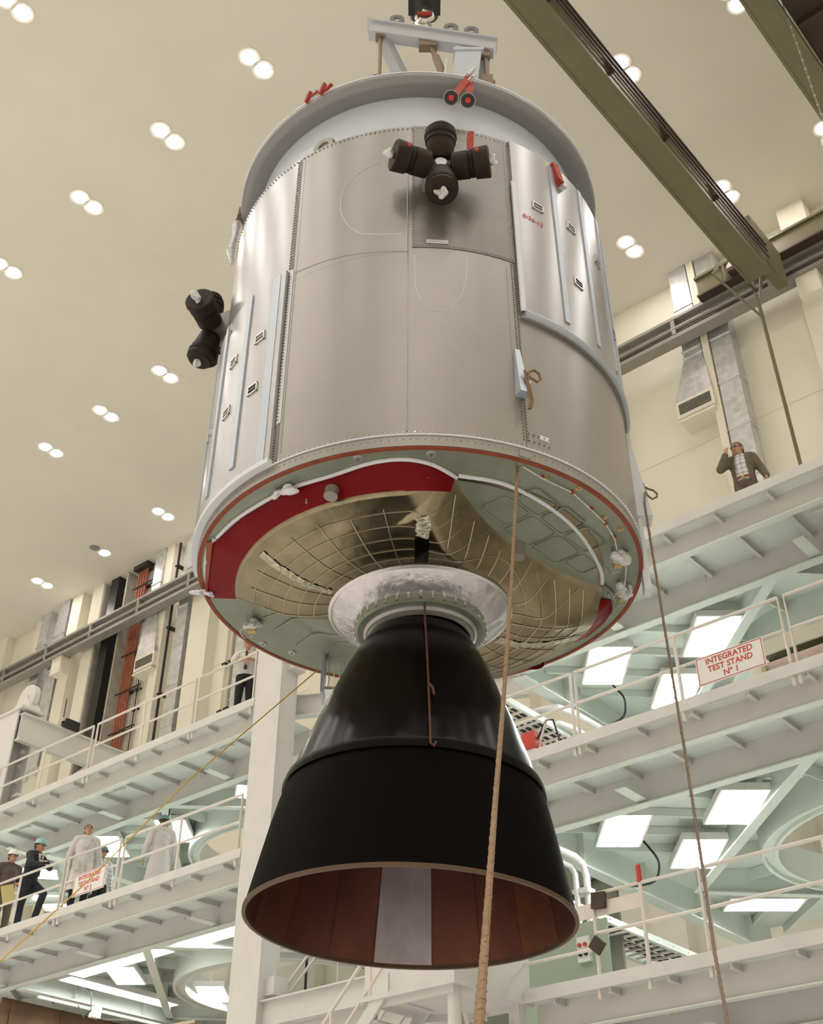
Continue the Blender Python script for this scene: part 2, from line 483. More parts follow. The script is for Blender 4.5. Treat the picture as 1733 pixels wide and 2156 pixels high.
# dark service walkway outside the second girder
CB(-2.89, -1.5, -15, 22.3, 23.55, 23.6).build('walkway_plate', M_cbrown, e)
for q in range(19):
    y = -14.5 + q * 2.0
    CB(-2.89, -1.5, y, y + .09, 23.38, 23.55).build('walkway_beam', M_cbrown, e)
for x in (-2.2, -1.52):
    CB(x, x + .06, -15, 22.3, 23.42, 23.55).build('walkway_stringer', M_cbrown, e)
for y0, y1 in ((22.62, 23.12),):
    t = CB(-8.9, -1.0, y0, y1, 25.12, 25.75).build('end_truck', M_olive, e)
    CB(-8.95, -1.0, y0 - .06, y1, 25.72, 25.8).build('truck_flange', M_olive, t)
    CB(-8.95, -1.0, y0 - .06, y1, 25.06, 25.12).build('truck_flange', M_bar, t)
    for x in (-8.1, -7.2, -4.6, -3.6, -1.6):
        CB(x, x + .06, y0 - .06, y0, 25.12, 25.72).build('truck_stiffener', M_olive, t)
    CB(-6.8, -6.5, 20.9, 22.6, 23.9, 25.12).build('girder_seat', M_olive, t)
    CB(-3.3, -3.04, 20.9, 22.6, 23.9, 25.12).build('girder_seat', M_olive, t)
d = MB().cyl((-7.75 - gx, 22.5 - 6, 25.45 - 22.9), (-7.75 - gx, 22.63 - 6, 25.45 - 22.9), .2, 16).build('drive_motor', M_white, e, True)
CB(-7.9, -7.1, 22.35, 22.62, 25.15, 25.28).build('motor_base', M_bar, e)
# trolley with hoist drum on the two girders (above the picture)
t = CB(-6.9, -2.9, 4.9, 8.7, 24.1, 24.4).build('trolley', M_olive, e)
for y in (5.3, 8.3):
    for x in (-6.63, -3.17):
        MB().cyl((x - .1 - gx, y - 6, 24.11 - 22.9), (x + .1 - gx, y - 6, 24.11 - 22.9), .09, 14).build('trolley_wheel', M_bar, t, True)
MB().cyl((-6.3 - gx, .9, 24.72 - 22.9), (-4.2 - gx, .9, 24.72 - 22.9), .32, 20).build('hoist_drum', M_bar, t, True)
# hanging pole under the girder end
e = empty('hanging_pole', (-6.98, 21.5, 17.0), 0, 'thin olive pole braced under the crane girder end', 'pole')
MB().cyl((0, 0, 0), (-.02, 0, 5.9), .045, 8).build('shaft', M_olive, e, True)
MB().bar((-.02, 0, 5.2), (-.06, 0, 7.95), .07, .07).build('brace', M_olive, e)
MB().bar((-.02, 0, 5.6), (.14, .3, 7.0), .06, .06).build('brace', M_olive, e)
MB().bar((-.02, 0, 5.25), (-1.03, .05, 7.5), .06, .06).build('brace', M_olive, e)
MB().bar((-1.03, .05, 7.5), (-1.06, .6, 8.2), .06, .06).build('brace', M_olive, e)
# beaded pull wire beside the second girder
e = empty('pull_wire', (-2.9, 14.9, 17.0), 0, 'thin beaded wire hanging beside the second crane girder', 'wire')
MB().cyl((0, 0, 0), (0, 0, 6.55), .012, 5).build('wire', M_grey, e)
for q in range(22):
    MB().sph((0, 0, .3 + q * .28), .026, 6, 4).build('bead', M_steel, e)
# ------------------------------------------------------------------ test stands (steel platforms)
SY = 13.4
LV = {3: 11.6, 2: 8.79, 1: 5.6}
NAME = {3: 'top', 2: 'middle', 1: 'lowest'}
def hole_plate(mb, x0, x1, y0, y1, cx, cy, R, z0, z1, n=64):
    # slab with a round opening
    ring = []; outer = []
    for k in range(n):
        a = 2 * PI * k / n; dx, dy = math.cos(a), math.sin(a)
        t = min(((x1 - cx) / dx if dx > 1e-9 else (x0 - cx) / dx if dx < -1e-9 else 1e9), ((y1 - cy) / dy if dy > 1e-9 else (y0 - cy) / dy if dy < -1e-9 else 1e9))
        ring.append((cx + R * dx, cy + R * dy)); outer.append((cx + t * dx, cy + t * dy))
    vs = [(x, y, z) for z in (z0, z1) for x, y in ring + outer]
    fs = []
    for k in range(n):
        j = (k + 1) % n
        fs += [(k, j, n + j, n + k), (2 * n + k, 3 * n + k, 3 * n + j, 2 * n + j), (k, 2 * n + k, 2 * n + j, j)]
    mb.add(vs, fs)
    # corner wedges between the radial outline and the rectangle
    for X in (x0, x1):
        for Y in (y0, y1):
            near = sorted(outer, key=lambda p: (p[0] - X) ** 2 + (p[1] - Y) ** 2)[:2]
            if (near[0][0] - X) ** 2 + (near[0][1] - Y) ** 2 > 1e-8:
                (ax, ay), (bx, by) = near
                mb.add([(ax, ay, z0), (bx, by, z0), (X, Y, z0), (ax, ay, z1), (bx, by, z1), (X, Y, z1)], [(0, 1, 2), (3, 4, 5)])
def platform(side, lev, xa, xb, bays, label):
    T = LV[lev]
    e = empty('test_stand_platform', ((xa + xb) / 2, SY, T - .14), 0, label, 'platform', 'steel platforms of the test stands')
    ox, oz = (xa + xb) / 2, T - .14
    def B(x0, x1, y0, y1, z0, z1): return MB().box(x0 - ox, x1 - ox, y0 - SY, y1 - SY, z0 - oz, z1 - oz)
    def P(x, y, z): return (x - ox, y - SY, z - oz)
    B(xa, xb, SY - .02, SY, T - .125, T).build('toe_board', M_stand, e)
    B(xa, xb, SY - .035, SY + .03, T - .165, T - .125).build('edge_angle', M_stand, e)
    # two edge girders: web and bottom flange
    for y, d, fw in ((13.66, .48, .06), (14.85, .60, .085)):
        g = B(xa, xb, y - .008, y + .008, T - d, T - .13).build('edge_girder', M_stand, e)
        B(xa, xb, y - fw, y + fw, T - d - .02, T - d).build('bottom_flange', M_green, g)
    xs = []
    x = -6.575 - .83 * math.ceil((-6.575 - xa) / .83)
    while x < xb - .1:
        if x > xa + .1: xs.append(x)
        x += .83
    vis = [q for q in xs if q > -33]
    st = None
    for q in vis:
        if st is None:
            m = MB()
            m.box(-.012, .012, .02, .25, -.075, 0)
            m.box(-.032, .032, .02, .25, -.085, -.073)
            st = m.build('stiffener', M_stand, e)
            st2 = MB().box(-.012, .012, .28, 1.44, -.085, 0).box(-.035, .035, .28, 1.44, -.095, -.083).build('stiffener', M_stand, e)
            st.location = (q - ox, 0, 0); st2.location = (q - ox, 0, 0)
        else:
            clone(st, e, (q - ox, 0, 0)); clone(st2, e, (q - ox, 0, 0))
    far = MB()
    # deck plates: edge strip, then each bay with its round opening
    B(xa, xb, SY, 14.86, T - .14, T - .105).build('deck_plate', M_green, e)
    x = xa
    for (b0, b1, cx) in bays:
        if b0 > x + .01: B(x, b0, 14.86, 22.95, T - .14, T - .105).build('deck_plate', M_green, e)
        m = MB(); hole_plate(m, b0 - ox, b1 - ox, 14.86 - SY, 22.95 - SY, cx - ox, 18.9 - SY, 2.3, -.0, .035)
        m.build('deck_plate', M_green, e)
        m = MB(); m.lathe([(2.3, -.5), (2.36, -.5), (2.36, -.44), (2.5, -.44), (2.5, -.5), (2.56, -.5), (2.56, 0.0), (2.3, 0.0)], 48, (cx - ox, 18.9 - SY, 0), closed=True)
        m.build('opening_ring', M_green, e, True)
        # depth girders at the bay sides
        for gxx in ((b0, b1) if b0 == bays[0][0] else (b1,)):
            g = B(gxx - .01, gxx + .01, 14.86, 22.95, T - .66, T - .14).build('depth_girder', M_green, e)
            B(gxx - .12, gxx + .12, 14.86, 22.95, T - .68, T - .66).build('bottom_flange', M_green, g)
            for q in range(4):
                yy = 16.2 + q * 1.9
                B(gxx, gxx + .14, yy - .008, yy + .008, T - .62, T - .14).build('web_plate', M_green, g)
        # diamond framing around the opening
        R = 4.05
        cs = [(cx, 18.9 - R), (cx - R, 18.9), (cx, 18.9 + R), (cx + R, 18.9)]
        for i in range(4):
            a, b = cs[i], cs[(i + 1) % 4]
            g = MB().bar(P(a[0], a[1], T - .36), P(b[0], b[1], T - .36), .014, .42).build('diagonal_girder', M_green, e)
            MB().bar(P(a[0], a[1], T - .57), P(b[0], b[1], T - .57), .17, .022).build('bottom_flange', M_green, g)
        # joists: corner triangles and spokes
        for sx in (-1, 1):
            for s in (.55, 1.1, 1.65, 2.2, 2.75, 3.3):
                p = (cx + sx * s, 14.85 + s)
                L = min(s, (b1 - cx) - s)
                if L > .2:
                    MB().bar(P(p[0], p[1], T - .21), P(p[0] + sx * L, p[1] - L, T - .21), .05, .13).build('joist', M_green, e)
                p2 = (p[0], 37.8 - p[1])
                if L > .2:
                    MB().bar(P(p2[0], p2[1], T - .21), P(p2[0] + sx * L, p2[1] + L, T - .21), .05, .13).build('joist', M_green, e)
        for q in range(16):
            a = PI * (q + .5) / 8
            ca, sa = math.cos(a), math.sin(a)
            d2 = R / (abs(ca) + abs(sa))
            if d2 > 2.7:
                MB().bar(P(cx + 2.5 * ca, 18.9 + 2.5 * sa, T - .25), P(cx + d2 * ca, 18.9 + d2 * sa, T - .25), .02, .2).build('spoke', M_green, e)
        x = b1
    if x < xb - .01: B(x, xb, 14.86, 22.95, T - .14, T - .105).build('deck_plate', M_green, e)
    # maintenance pockets in the second strip
    for q in vis[2::4]:
        B(q + .25, q + .62, 14.25, 14.3, T - .21, T - .14).build('pocket_lip', M_green, e)
        B(q - .09, q + .09, 14.2, 14.84, T - .56, T - .545).build('soffit_beam', M_green, e)
    return e
LB = [(-31.8, -23.5, -27.7), (-23.5, -15.25, -19.4)]
RB = [(-10.3, -.9, -5.6)]
platform('left', 3, -42, -15.23, LB, 'top platform of the left test stand, level with the tie-wearing man')
platform('left', 2, -42, -15.23, LB, 'middle platform of the left test stand, with the four men on it')
platform('right', 3, -10.35, 8, RB, 'top platform of the right test stand, under the waving man')
platform('right', 2, -10.35, 8, RB, 'middle platform of the right test stand, carrying the railing with the right sign')
platform('right', 1, -9.5, 8, [], 'lowest platform of the right test stand, at the bottom right')

# fluorescent fittings under the decks
def fluo(x, y, z, ang, where, L=1.3, W=.66):
    e = empty('fluorescent_light', (x, y, z), ang, 'large white fluorescent ceiling panel ' + where, 'ceiling light', 'fluorescent panels under the platforms')
    MB().box(-L / 2 - .03, L / 2 + .03, -W / 2 - .03, W / 2 + .03, 0, .11).build('housing', M_white, e)
    MB().box(-L / 2 + .01, L / 2 - .01, -.01 - W / 4 - W / 4 + .02, -.012, -.006, 0).build('diffuser', M_fluo, e)
    MB().box(-L / 2 + .01, L / 2 - .01, .012, W / 2 - .01, -.006, 0).build('diffuser', M_fluo, e)
    for q in (-.4, .4):
        MB().cyl((q, 0, .11), (q, 0, .34), .012, 6).build('hanger', M_white, e)
A1 = math.radians(130)
zz = LV[3] - .5
fluo(-7.3, 16.03, zz, A1, 'behind the sign railing, upper right of the three there')
fluo(-9.13, 15.77, zz, A1, 'just right of the hull rim on the middle right level')
fluo(-8.72, 17.35, zz, A1, 'low behind the sign railing, left of the sign')
fluo(-3.4, 17.2, zz, math.radians(50), 'under the right stand top deck, hidden right of the opening')
zz = LV[2] - .49
fluo(-7.4, 16.08, zz, A1, 'under the middle right platform, upper right of the three')
fluo(-9.19, 15.82, zz, A1, 'under the middle right platform, upper left next to the nozzle')
fluo(-8.82, 17.45, zz, A1, 'under the middle right platform, lower middle of the three')
fluo(-9.22, 20.5, zz, math.radians(40), 'thin sliver far back above the lowest right railing')
fluo(-7.6, 21.9, zz, math.radians(40), 'cut by the lowest right platform edge near the right border')
fluo(-3.6, 20.8, zz, math.radians(130), 'seen through the round opening at the right border')
zz = LV[3] - .5
fluo(-20.5, 16.05, zz, A1, 'behind the man walking away in the white coat')
fluo(-22.35, 15.72, zz, A1, 'behind the man in the white coat looking up')
fluo(-26.6, 17.3, zz, A1, 'behind the legs of the man in the dark suit')
fluo(-17.4, 15.9, zz, math.radians(50), 'just left of the tall column at shoulder height of the walking man')
zz = LV[2] - .49
fluo(-20.9, 15.35, zz, 0, 'long strip along the girder under the men, left part', 2.9, .5)
fluo(-18.0, 15.4, zz, 0, 'bright strip beside the tall column at the bottom', 1.9, .5)
fluo(-22.75, 16.9, zz, math.radians(92), 'long strip in the triangular bay at the bottom left', 3.0, .42)
fluo(-21.6, 16.1, zz, A1, 'slanting panel in the triangular bay at the bottom left', 1.3, .6)
fluo(-21.3, 18.3, zz, A1, 'low beside the round opening at the bottom left', 1.3, .6)

fluo(-28.8, 16.05, LV[3] - .5, A1, 'far left bay at the top, right one')
fluo(-30.65, 15.72, LV[3] - .5, A1, 'far left bay at the top, left one')
fluo(-28.8, 16.05, LV[2] - .49, A1, 'far left bay below, right one')
fluo(-26.6, 17.3, LV[2] - .49, A1, 'left bay behind the brown wall')
fluo(-25.2, 15.6, LV[3] - .5, math.radians(50), 'left bay beside the bay girder')

# railings: one thing per welded section
def railing(x0, x1, T, mids, label, side=None):
    e = empty('railing', ((x0 + x1) / 2, SY + .05, T - .14), 0, label, 'railing', 'pipe railings of the platforms')
    o = (x0 + x1) / 2
    z = T + 1.0 - (T - .14)
    r = .026
    MB().tube([(x0 - o, 0, 0), (x0 - o, 0, z), (x1 - o, 0, z), (x1 - o, 0, 0)], r, 8).build('frame_pipe', M_rail, e, True)
    MB().cyl((x0 - o, 0, z - .49), (x1 - o, 0, z - .49), r * .9, 8).build('middle_rail', M_rail, e, True)
    for m in mids: MB().cyl((m - o, 0, 0), (m - o, 0, z), r, 8).build('post', M_rail, e, True)
    for m in [x0, x1] + list(mids):
        MB().cyl((m - o, -.03, -.14), (m - o, -.03, .0), .03, 8).build('post_socket', M_rail, e, True)
    return e
T = LV[3]
railing(-23.7, -20.33, T, [-22.03], 'railing on the top left platform in front of the gantry beam')
railing(-20.18, -17.06, T, [-18.62], 'railing on the top left platform in front of the red conduits')
railing(-16.96, -15.34, T, [], 'railing on the top left platform that the tie-wearing man leans on')
railing(-27.2, -23.85, T, [-25.5], 'railing on the top left platform at the left border')
T = LV[2]
railing(-23.6, -20.47, T, [-21.97], 'railing on the middle left platform in front of the two men in hard hats')
railing(-20.35, -18.75, T, [], 'short railing on the middle left platform behind the left sign')
railing(-18.61, -15.38, T, [-17.0], 'railing on the middle left platform in front of the man walking away')
railing(-27.0, -23.75, T, [-25.3], 'railing on the middle left platform, off the left border')
railing(-11.3 + 1.3, -8.42, T, [], 'railing on the middle right platform right of the nozzle')
railing(-8.34, -5.11, T, [-6.68], 'railing on the middle right platform that carries the right sign')
railing(-5.02, -1.8, T, [-3.4], 'railing on the middle right platform in front of the dark opening')
T = LV[1]
rl = railing(-8.38, -6.83, T, [-7.66], 'railing on the lowest right platform with brown tape on its left post')
MB().cyl((-7.66 + 7.605, 0, 1.14), (-7.66 + 7.605, 0, 1.36), .035, 10).build('red_cap', M_signr, rl, True)
railing(-6.75, -3.6, T, [-5.2], 'railing on the lowest right platform in front of the round opening')
e = empty('guard_rail', (-9.0, SY + .05, LV[1]), 0, 'short guard rail between the nozzle and the taped post', 'railing', 'pipe railings of the platforms')
MB().cyl((-.55, 0, .33), (.6, 0, .33), .022, 8).build('lower_rail', M_rail, e, True)
MB().box(-.6, 1.3, .02, .04, .72, .9).build('kick_board', M_rail, e)
MB().cyl((-.55, 0, -.13), (-.55, 0, .95), .022, 8).build('post', M_rail, e, True)
for (x, z, w, h, rz, lb) in ((-8.28, LV[1] + .9, .2, .2, .1, 'brown tape patch at the top of the taped post'), (-8.36, LV[1] + .36, .17, .17, .75, 'brown tape patch halfway down the taped post')):
    tp = MB().box(-w / 2, w / 2, -.012, .05, -h / 2, h / 2).build('tape_patch', M_cbrown)
    tp.location = (x, SY + .01, z); tp.rotation_euler = (0, rz, 0)
    tag(tp, lb, 'tape', 'brown tape patches on the lowest railing')
# signs hung on the railings
def sign(x, z, w, h, num, label):
    e = empty('sign', (x, SY - .005, z), 0, label, 'sign', 'red lettered signs on the railings')
    MB().box(-w / 2, w / 2, -.008, .008, -h / 2, h / 2).build('board', M_signw, e)
    t = .009; g = .014
    b = MB()
    for (a0, a1, c0, c1) in ((-w / 2 + g, w / 2 - g, h / 2 - g - t, h / 2 - g), (-w / 2 + g, w / 2 - g, -h / 2 + g, -h / 2 + g + t), (-w / 2 + g, -w / 2 + g + t, -h / 2 + g, h / 2 - g), (w / 2 - g - t, w / 2 - g, -h / 2 + g, h / 2 - g)):
        b.box(a0, a1, -.0105, -.008, c0, c1)
    b.build('border', M_signr, e)
    R = Matrix.Rotation(PI / 2, 4, 'X')
    for ln, zz, sz in (('INTEGRATED', h * .27, .118), ('TEST STAND', -.005, .118), ('N\u00ba ' + num, -h * .29, .118)):
        text('lettering', ln, sz, M_signr, e, Matrix.Translation((0, -.0095, zz)) @ R, sx=.98 if len(ln) > 6 else 1.0)
    for q in (-.3, .3):
        MB().cyl((q * w, .012, h / 2 - .04), (q * w, .06, h / 2 + .02), .008, 6).build('hook', M_steel, e)
sign(-19.5, 9.135, .97, .42, '2', 'red lettered white sign hanging below the lab-coated man on the left stand railing')
sign(-5.895, 9.09, .985, .41, '1', 'red lettered white sign on the right stand railing in front of bright fluorescent panels')

# tall column at the right end of the left stand
e = empty('steel_column', (-14.885, 13.55, 0), 0, 'tall cream steel column between the left stand and the nozzle', 'column')
MB().box(-.335, .335, -.16, -.14, 0, 12.75).build('flange', M_stand, e)
MB().box(-.335, .335, .24, .26, 0, 12.75).build('flange', M_stand, e)
MB().box(.30, .32, -.14, .24, 0, 12.75).build('web', M_stand, e)
MB().box(-.32, -.30, -.14, .24, 0, 12.75).build('web', M_stand, e)
MB().box(.05, .52, .0, .3, 6.35, 6.62).build('gusset', M_stand, e)
MB().box(.05, .5, .0, .3, 12.0, 12.25).build('gusset', M_stand, e)
MB().box(-.4, .4, -.2, .3, 12.75, 12.8).build('cap_plate', M_stand, e)
# corner framing right of the column
e = empty('corner_frame', (-14.6, 14.1, 11.32), 0, 'cream corner girder running back from the column beside the nozzle', 'frame')
MB().bar((-.35, -.1, .2), (3.6, 2.05, .2), .02, .4).build('corner_girder', M_stand, e)
MB().bar((-.35, -.1, .0), (3.6, 2.05, .0), .16, .02).build('bottom_flange', M_green, e)
MB().bar((-.35, -.1, .4), (3.6, 2.05, .4), .16, .02).build('top_flange', M_stand, e)
for q in (.25, .75): MB().bar((q, q * .545, .4), (q, q * .545, 1.5), .035, .035).build('post', M_rail, e)
MB().bar((-.3, -.1, 1.35), (3, 1.7, 1.05), .025, .025).build('tie_rod', M_rail, e)
MB().bar((-.3, -.1, 1.35), (1.6, .95, .25), .025, .025).build('tie_rod', M_rail, e)

# tie rods, beams, stair and landing between the stands
e = empty('tie_rods', (-14.0, 13.7, 6.4), 0, 'pair of slanting cream tie rods beside the column foot', 'tie rod')
MB().bar((-.5, .15, .05), (.3, .15, .72), .03, .03).build('rod', M_stand, e)
MB().bar((-.4, .2, 0), (.4, .2, .67), .03, .03).build('rod', M_stand, e)
e = empty('cross_beam', (-13.3, 13.55, 5.9), 0, 'cream cross beam from the column to the stair landing', 'beam')
MB().box(-1.9, 2.0, -.02, .02, 0, .34).build('web', M_stand, e)
MB().box(-1.9, 2.0, -.1, .1, .34, .365).build('flange', M_stand, e)
MB().box(-1.9, 2.0, -.1, .1, -.025, 0).build('flange', M_stand, e)
MB().box(-1.9, 2.0, .1, .25, -.5, -.03).build('lower_panel', M_stand, e)
e = empty('dark_pole', (-14.63, 14.5, 5.0), 0, 'thin dark vertical pole in the gap right of the column', 'pole')
MB().cyl((0, 0, 0), (0, 0, 3.4), .022, 8).build('shaft', M_dark, e, True)
e = empty('gap_backing', (-13.0, 17.8, 4.5), 0, 'dark grey-green panel with cross braces deep in the gap between the stands', 'partition')
M_gap = mat('dim_green_paint', (.20, .20, .15), .8, noise=.3, nscale=1.5)
MB().box(-1.9, 2.4, 0, .06, 0, 5.6).build('panel', M_gap, e)
MB().bar((-1.8, -.08, 2.6), (2.2, -.08, 4.2), .05, .32).build('brace', M_gap, e)
MB().bar((-1.8, -.1, 3.6), (2.2, -.1, 2.2), .05, .28).build('brace', M_gap, e)
MB().box(-1.8, 2.2, -.3, -.0, 3.0, 3.25).build('beam', M_gap, e)
MB().box(-1.8, 2.2, -.3, -.0, 5.2, 5.6).build('beam', M_stand, e)
MB().tube([(-1.4, -2.8, 2.82), (-1.4, -2.8, 2.2), (-.57, -2.8, 2.2), (-.57, -2.8, 2.82)], .015, 6).build('guard_frame', M_rail, e)
for x in (-1.4, -.57): MB().bar((x, -2.8, 2.82), (x, 0, 2.82), .03, .03).build('guard_arm', M_rail, e)
e = empty('stair_landing', (-10.26, 12.7, 5.45), 0, 'cream enclosed stair landing under the nozzle mouth', 'landing')
MB().box(-.74, .74, -.73, -.71, .03, 1.3).build('front_panel', M_stand, e)
MB().box(.72, .74, -.71, .85, .03, 1.1).build('side_panel', M_stand, e)
MB().box(-.74, .74, -.71, .85, .0, .04).build('floor_plate', M_green, e)
MB().box(-.80, .77, -.77, .88, -.03, .03).build('edge_strip', M_stand, e)
MB().cyl((.63, -.6, -5.45), (.63, -.6, 0), .085, 12).build('leg', M_stand, e, True)
MB().box(.56, .72, .6, .76, -5.45, 0).build('leg', M_stand, e)
MB().cyl((-.66, -.6, -5.45), (-.66, -.6, 0), .03, 10).build('leg', M_stand, e, True)
MB().bar((.66, -.55, -.15), (.78, -.1, -1.6), .06, .06).build('brace', M_stand, e)
MB().bar((.62, .68, -.1), (.5, .2, -1.3), .06, .06).build('brace', M_stand, e)
MB().bar((-.6, .3, -.06), (.1, .75, -.06), .06, .1).build('floor_joist', M_stand, e)
MB().bar((-.7, -.68, -.06), (.7, -.68, -.06), .05, .12).build('floor_joist', M_stand, e)
e = empty('corrugated_panel', (-11.3, 14.3, 4.6), 0, 'small corrugated grey panel under the landing', 'panel')
for q in range(9):
    MB().cyl((-.26 + q * .065, 0, 0), (-.26 + q * .065, 0, 1.35), .03, 6).build('corrugation', M_grey, e, True)
e = empty('stair', (-11.0, 12.1, 5.45), 0, 'cream stair descending left from the landing under the nozzle', 'stair')
for y in (-.13, .75):
    MB().hexa([(.42, y - .02, .02), (.42, y + .02, .02), (-2.2, y + .02, -2.6), (-2.2, y - .02, -2.6), (.42, y - .02, .26), (.42, y + .02, .26), (-2.2, y + .02, -2.36), (-2.2, y - .02, -2.36)]).build('stringer', M_stand, e)
    MB().cyl((.5, y, 1.0), (-2.2, y, -1.62), .025, 8).build('handrail', M_rail, e, True)
    MB().cyl((.35, y, .4), (-2.2, y, -2.1), .02, 8).build('middle_rail', M_rail, e, True)
    for q in range(4):
        x = .1 - q * .68
        MB().cyl((x, y, x - .3), (x, y, x + .52), .022, 8).build('baluster', M_rail, e, True)
for q in range(11):
    MB().box(.2 - q * .23, .44 - q * .23, -.11, .73, -.05 - q * .23, -.02 - q * .23).build('tread', M_stand, e)

# gantry on the top left platform
e = empty('gantry', (-24.6, 14.2, LV[3] - .105), 0, 'white steel gantry with a column and sheave on the top left platform', 'gantry')
bz = -(LV[3] - .105)
MB().box(.32, .5, -.25, 3.4, 13.6 + bz, 13.64 + bz).box(.395, .425, -.25, 3.4, 13.64 + bz, 14.26 + bz).box(.32, .5, -.25, 3.4, 14.26 + bz, 14.3 + bz).build('cantilever_beam', M_white, e)
MB().box(-.7, .32, -.3, -.26, 0, 14.4 + bz).box(-.7, .32, .2, .24, 0, 14.4 + bz).box(-.22, -.18, -.26, .2, 0, 14.4 + bz).build('column', M_white, e)
MB().box(-.9, .5, -.34, .3, 14.4 + bz, 14.46 + bz).build('cap_plate', M_white, e)
MB().cyl((.1, -.05, 14.85 + bz), (.1, .1, 14.85 + bz), .36, 24).cyl((.1, -.09, 14.85 + bz), (.1, .14, 14.85 + bz), .1, 12).build('sheave', M_white, e, True)
MB().hexa([(-.5, -.12, 14.46 + bz), (.5, -.12, 14.46 + bz), (.5, .17, 14.46 + bz), (-.5, .17, 14.46 + bz), (-.1, -.12, 14.8 + bz), (.25, -.12, 14.8 + bz), (.25, .17, 14.8 + bz), (-.1, .17, 14.8 + bz)]).build('sheave_bracket', M_white, e)
for q in range(6):
    MB().cyl((.335 - .06, .02, 2.3 - q * .38), (.35, .02, 2.3 - q * .38), .055, 12).build('bolt_hole_boss', M_grey, e, True)
MB().bar((.32, .1, .3), (.45, 1.8, 2.1), .06, .1).build('knee_brace', M_white, e)
for q in range(3):
    MB().bar((.4, .3 + q * .62, 0), (.4, .62 + q * .62, .8), .05, .05).bar((.4, .62 + q * .62, .8), (.4, .93 + q * .62, 0), .05, .05).build('lattice', M_white, e)
MB().box(.3, .52, .0, 2.2, .8, .86).build('lattice_chord', M_white, e)
MB().box(.32, .5, 3.38, 3.5, 0, 14.3 + bz).build('rear_post', M_white, e)
hk = empty('trolley_hoist', (-24.15, 15.3, 14.3), 0, 'small dark hoist motor sitting on the white gantry beam', 'hoist')
MB().box(-.11, .11, -.2, .2, .03, .24).build('motor', M_black, hk); MB().cyl((0, -.28, .2), (0, .1, .2), .07, 12).build('drum', M_chrome, hk, True)
MB().box(-.14, .14, -.26, .26, 0, .03).build('base_plate', M_black, hk)
MB().cyl((.0, -.24, .2), (.02, -.26, .75), .012, 6).build('cable', M_black, hk)
# brown wall panel at the far bottom left
e = empty('brown_bay_wall', (-24.3, 19.2, 0), 0, 'dark brown bay wall at the bottom left corner', 'partition')
M_bbr = mat('brown_bay_paint', (.20, .11, .06), .8, noise=.35, nscale=1.2)
MB().box(-.05, .05, -4.2, 4, 0, 8.1).build('panel', M_bbr, e)
for q in range(6): MB().box(.05, .09, -4 + q * 1.3, -3.96 + q * 1.3, 0, 8.1).build('cover_strip', M_bbr, e)
e = empty('bay_conduit', (-23.3, 15.2, 8.0), 0, 'pale conduit with a small box along the bay beam at the bottom left', 'conduit')
MB().tube([(0, 0, 0), (0, 5.5, 0)], .035, 8).build('pipe', M_green, e, True); MB().box(-.07, .07, 1.4, 1.62, -.16, .06).build('junction_box', M_white, e)
MB().tube([(.06, 1.0, .0), (.2, 1.1, -.25), (.34, 1.15, -.12), (.32, 1.1, .25), (.2, 1.0, .35)], .012, 6).build('cable', M_black, e, True)
e = empty('bench', (-21.1, 17.3, 0), -PI / 4, 'long dark timber bench on posts at the bottom left', 'bench')
MB().box(-2.0, 2.0, -.5, .5, 5.3, 5.4).build('board', M_bbr, e)
for x in (-1.8, 1.8): MB().box(x - .08, x + .08, -.1, .1, 0, 5.3).build('post', M_bbr, e)
for i, (x, y) in enumerate(((-21.95, 18.15), (-21.1, 17.3), (-20.25, 16.45))):
    e = empty('work_stand', (x, y, 5.4), .4 * i, 'tan folding work stand at the bottom left, ' + ['left one of three', 'middle one of three', 'right one of three, next to the column'][i], 'work stand', 'tan work stands at the bottom left')
    for sx in (-1, 1):
        for sy in (-1, 1):
            MB().bar((sx * .3, sy * .22, 0), (sx * .05, sy * .16, 1.75), .05, .05).build('leg', M_tan, e)
    MB().bar((-.3, 0, 1.75), (.4, 0, 1.9), .08, .06).build('top_rail', M_tan, e)
    MB().bar((-.14, -.18, .9), (.14, .18, .9), .04, .04).build('brace', M_tan, e)

# cable trays and pipes along the left side of the right stand
def tray(x0, x1, y0, y1, z, label):
    e = empty('cable_tray', ((x0 + x1) / 2, y0, z), 0, label, 'cable tray', 'cable ladders of the right stand')
    w = (x1 - x0) / 2
    for s in (-1, 1):
        MB().box(s * w - .03, s * w + .03, 0, y1 - y0, 0, .11).build('side_rail', M_green, e)
    y = .1
    while y < y1 - y0:
        MB().box(-w, w, y, y + .045, .02, .05).build('rung', M_rail, e); y += .25
    for q, dx in enumerate((-.22, -.1, .05, .16)):
        MB().tube([(dx, .0, .08), (dx + .05, (y1 - y0) * .4, .09), (dx - .03, y1 - y0, .08)], .028, 6).build('cable', M_black, e, True)
    y = .2
    while y < y1 - y0:
        MB().cyl((w + .03, y, .055), (w + .045, y, .055), .014, 6).build('bolt', M_steel, e); y += .5
tray(-11.15, -10.45, 14.3, 21, 10.45, 'cable ladder right of the nozzle on the middle right level')
tray(-11.25, -10.4, 14.9, 21, 7.45, 'cable ladder behind the taped railing on the lowest right level')
e = empty('cable_tray', (-5.6, 18.6, 10.3), 0, 'dark cable ladder seen through the round opening at the right border', 'cable tray', 'cable ladders of the right stand')
for y in (-.35, .35): MB().box(-3, 3, y - .03, y + .03, 0, .16).build('side_rail', M_green, e)
for q in range(24): MB().box(-2.9 + q * .25, -2.86 + q * .25, -.32, .32, .02, .05).build('rung', M_rail, e)
MB().box(-2.9, 2.9, -.3, .3, .06, .1).build('cable_bed', M_black, e)
for y in (-.7, -.95): MB().tube([(-3, y, .25), (-1.2, y, .2), (0, y - .1, .28), (3, y, .25)], .05, 8).build('pipe', M_white, e, True)
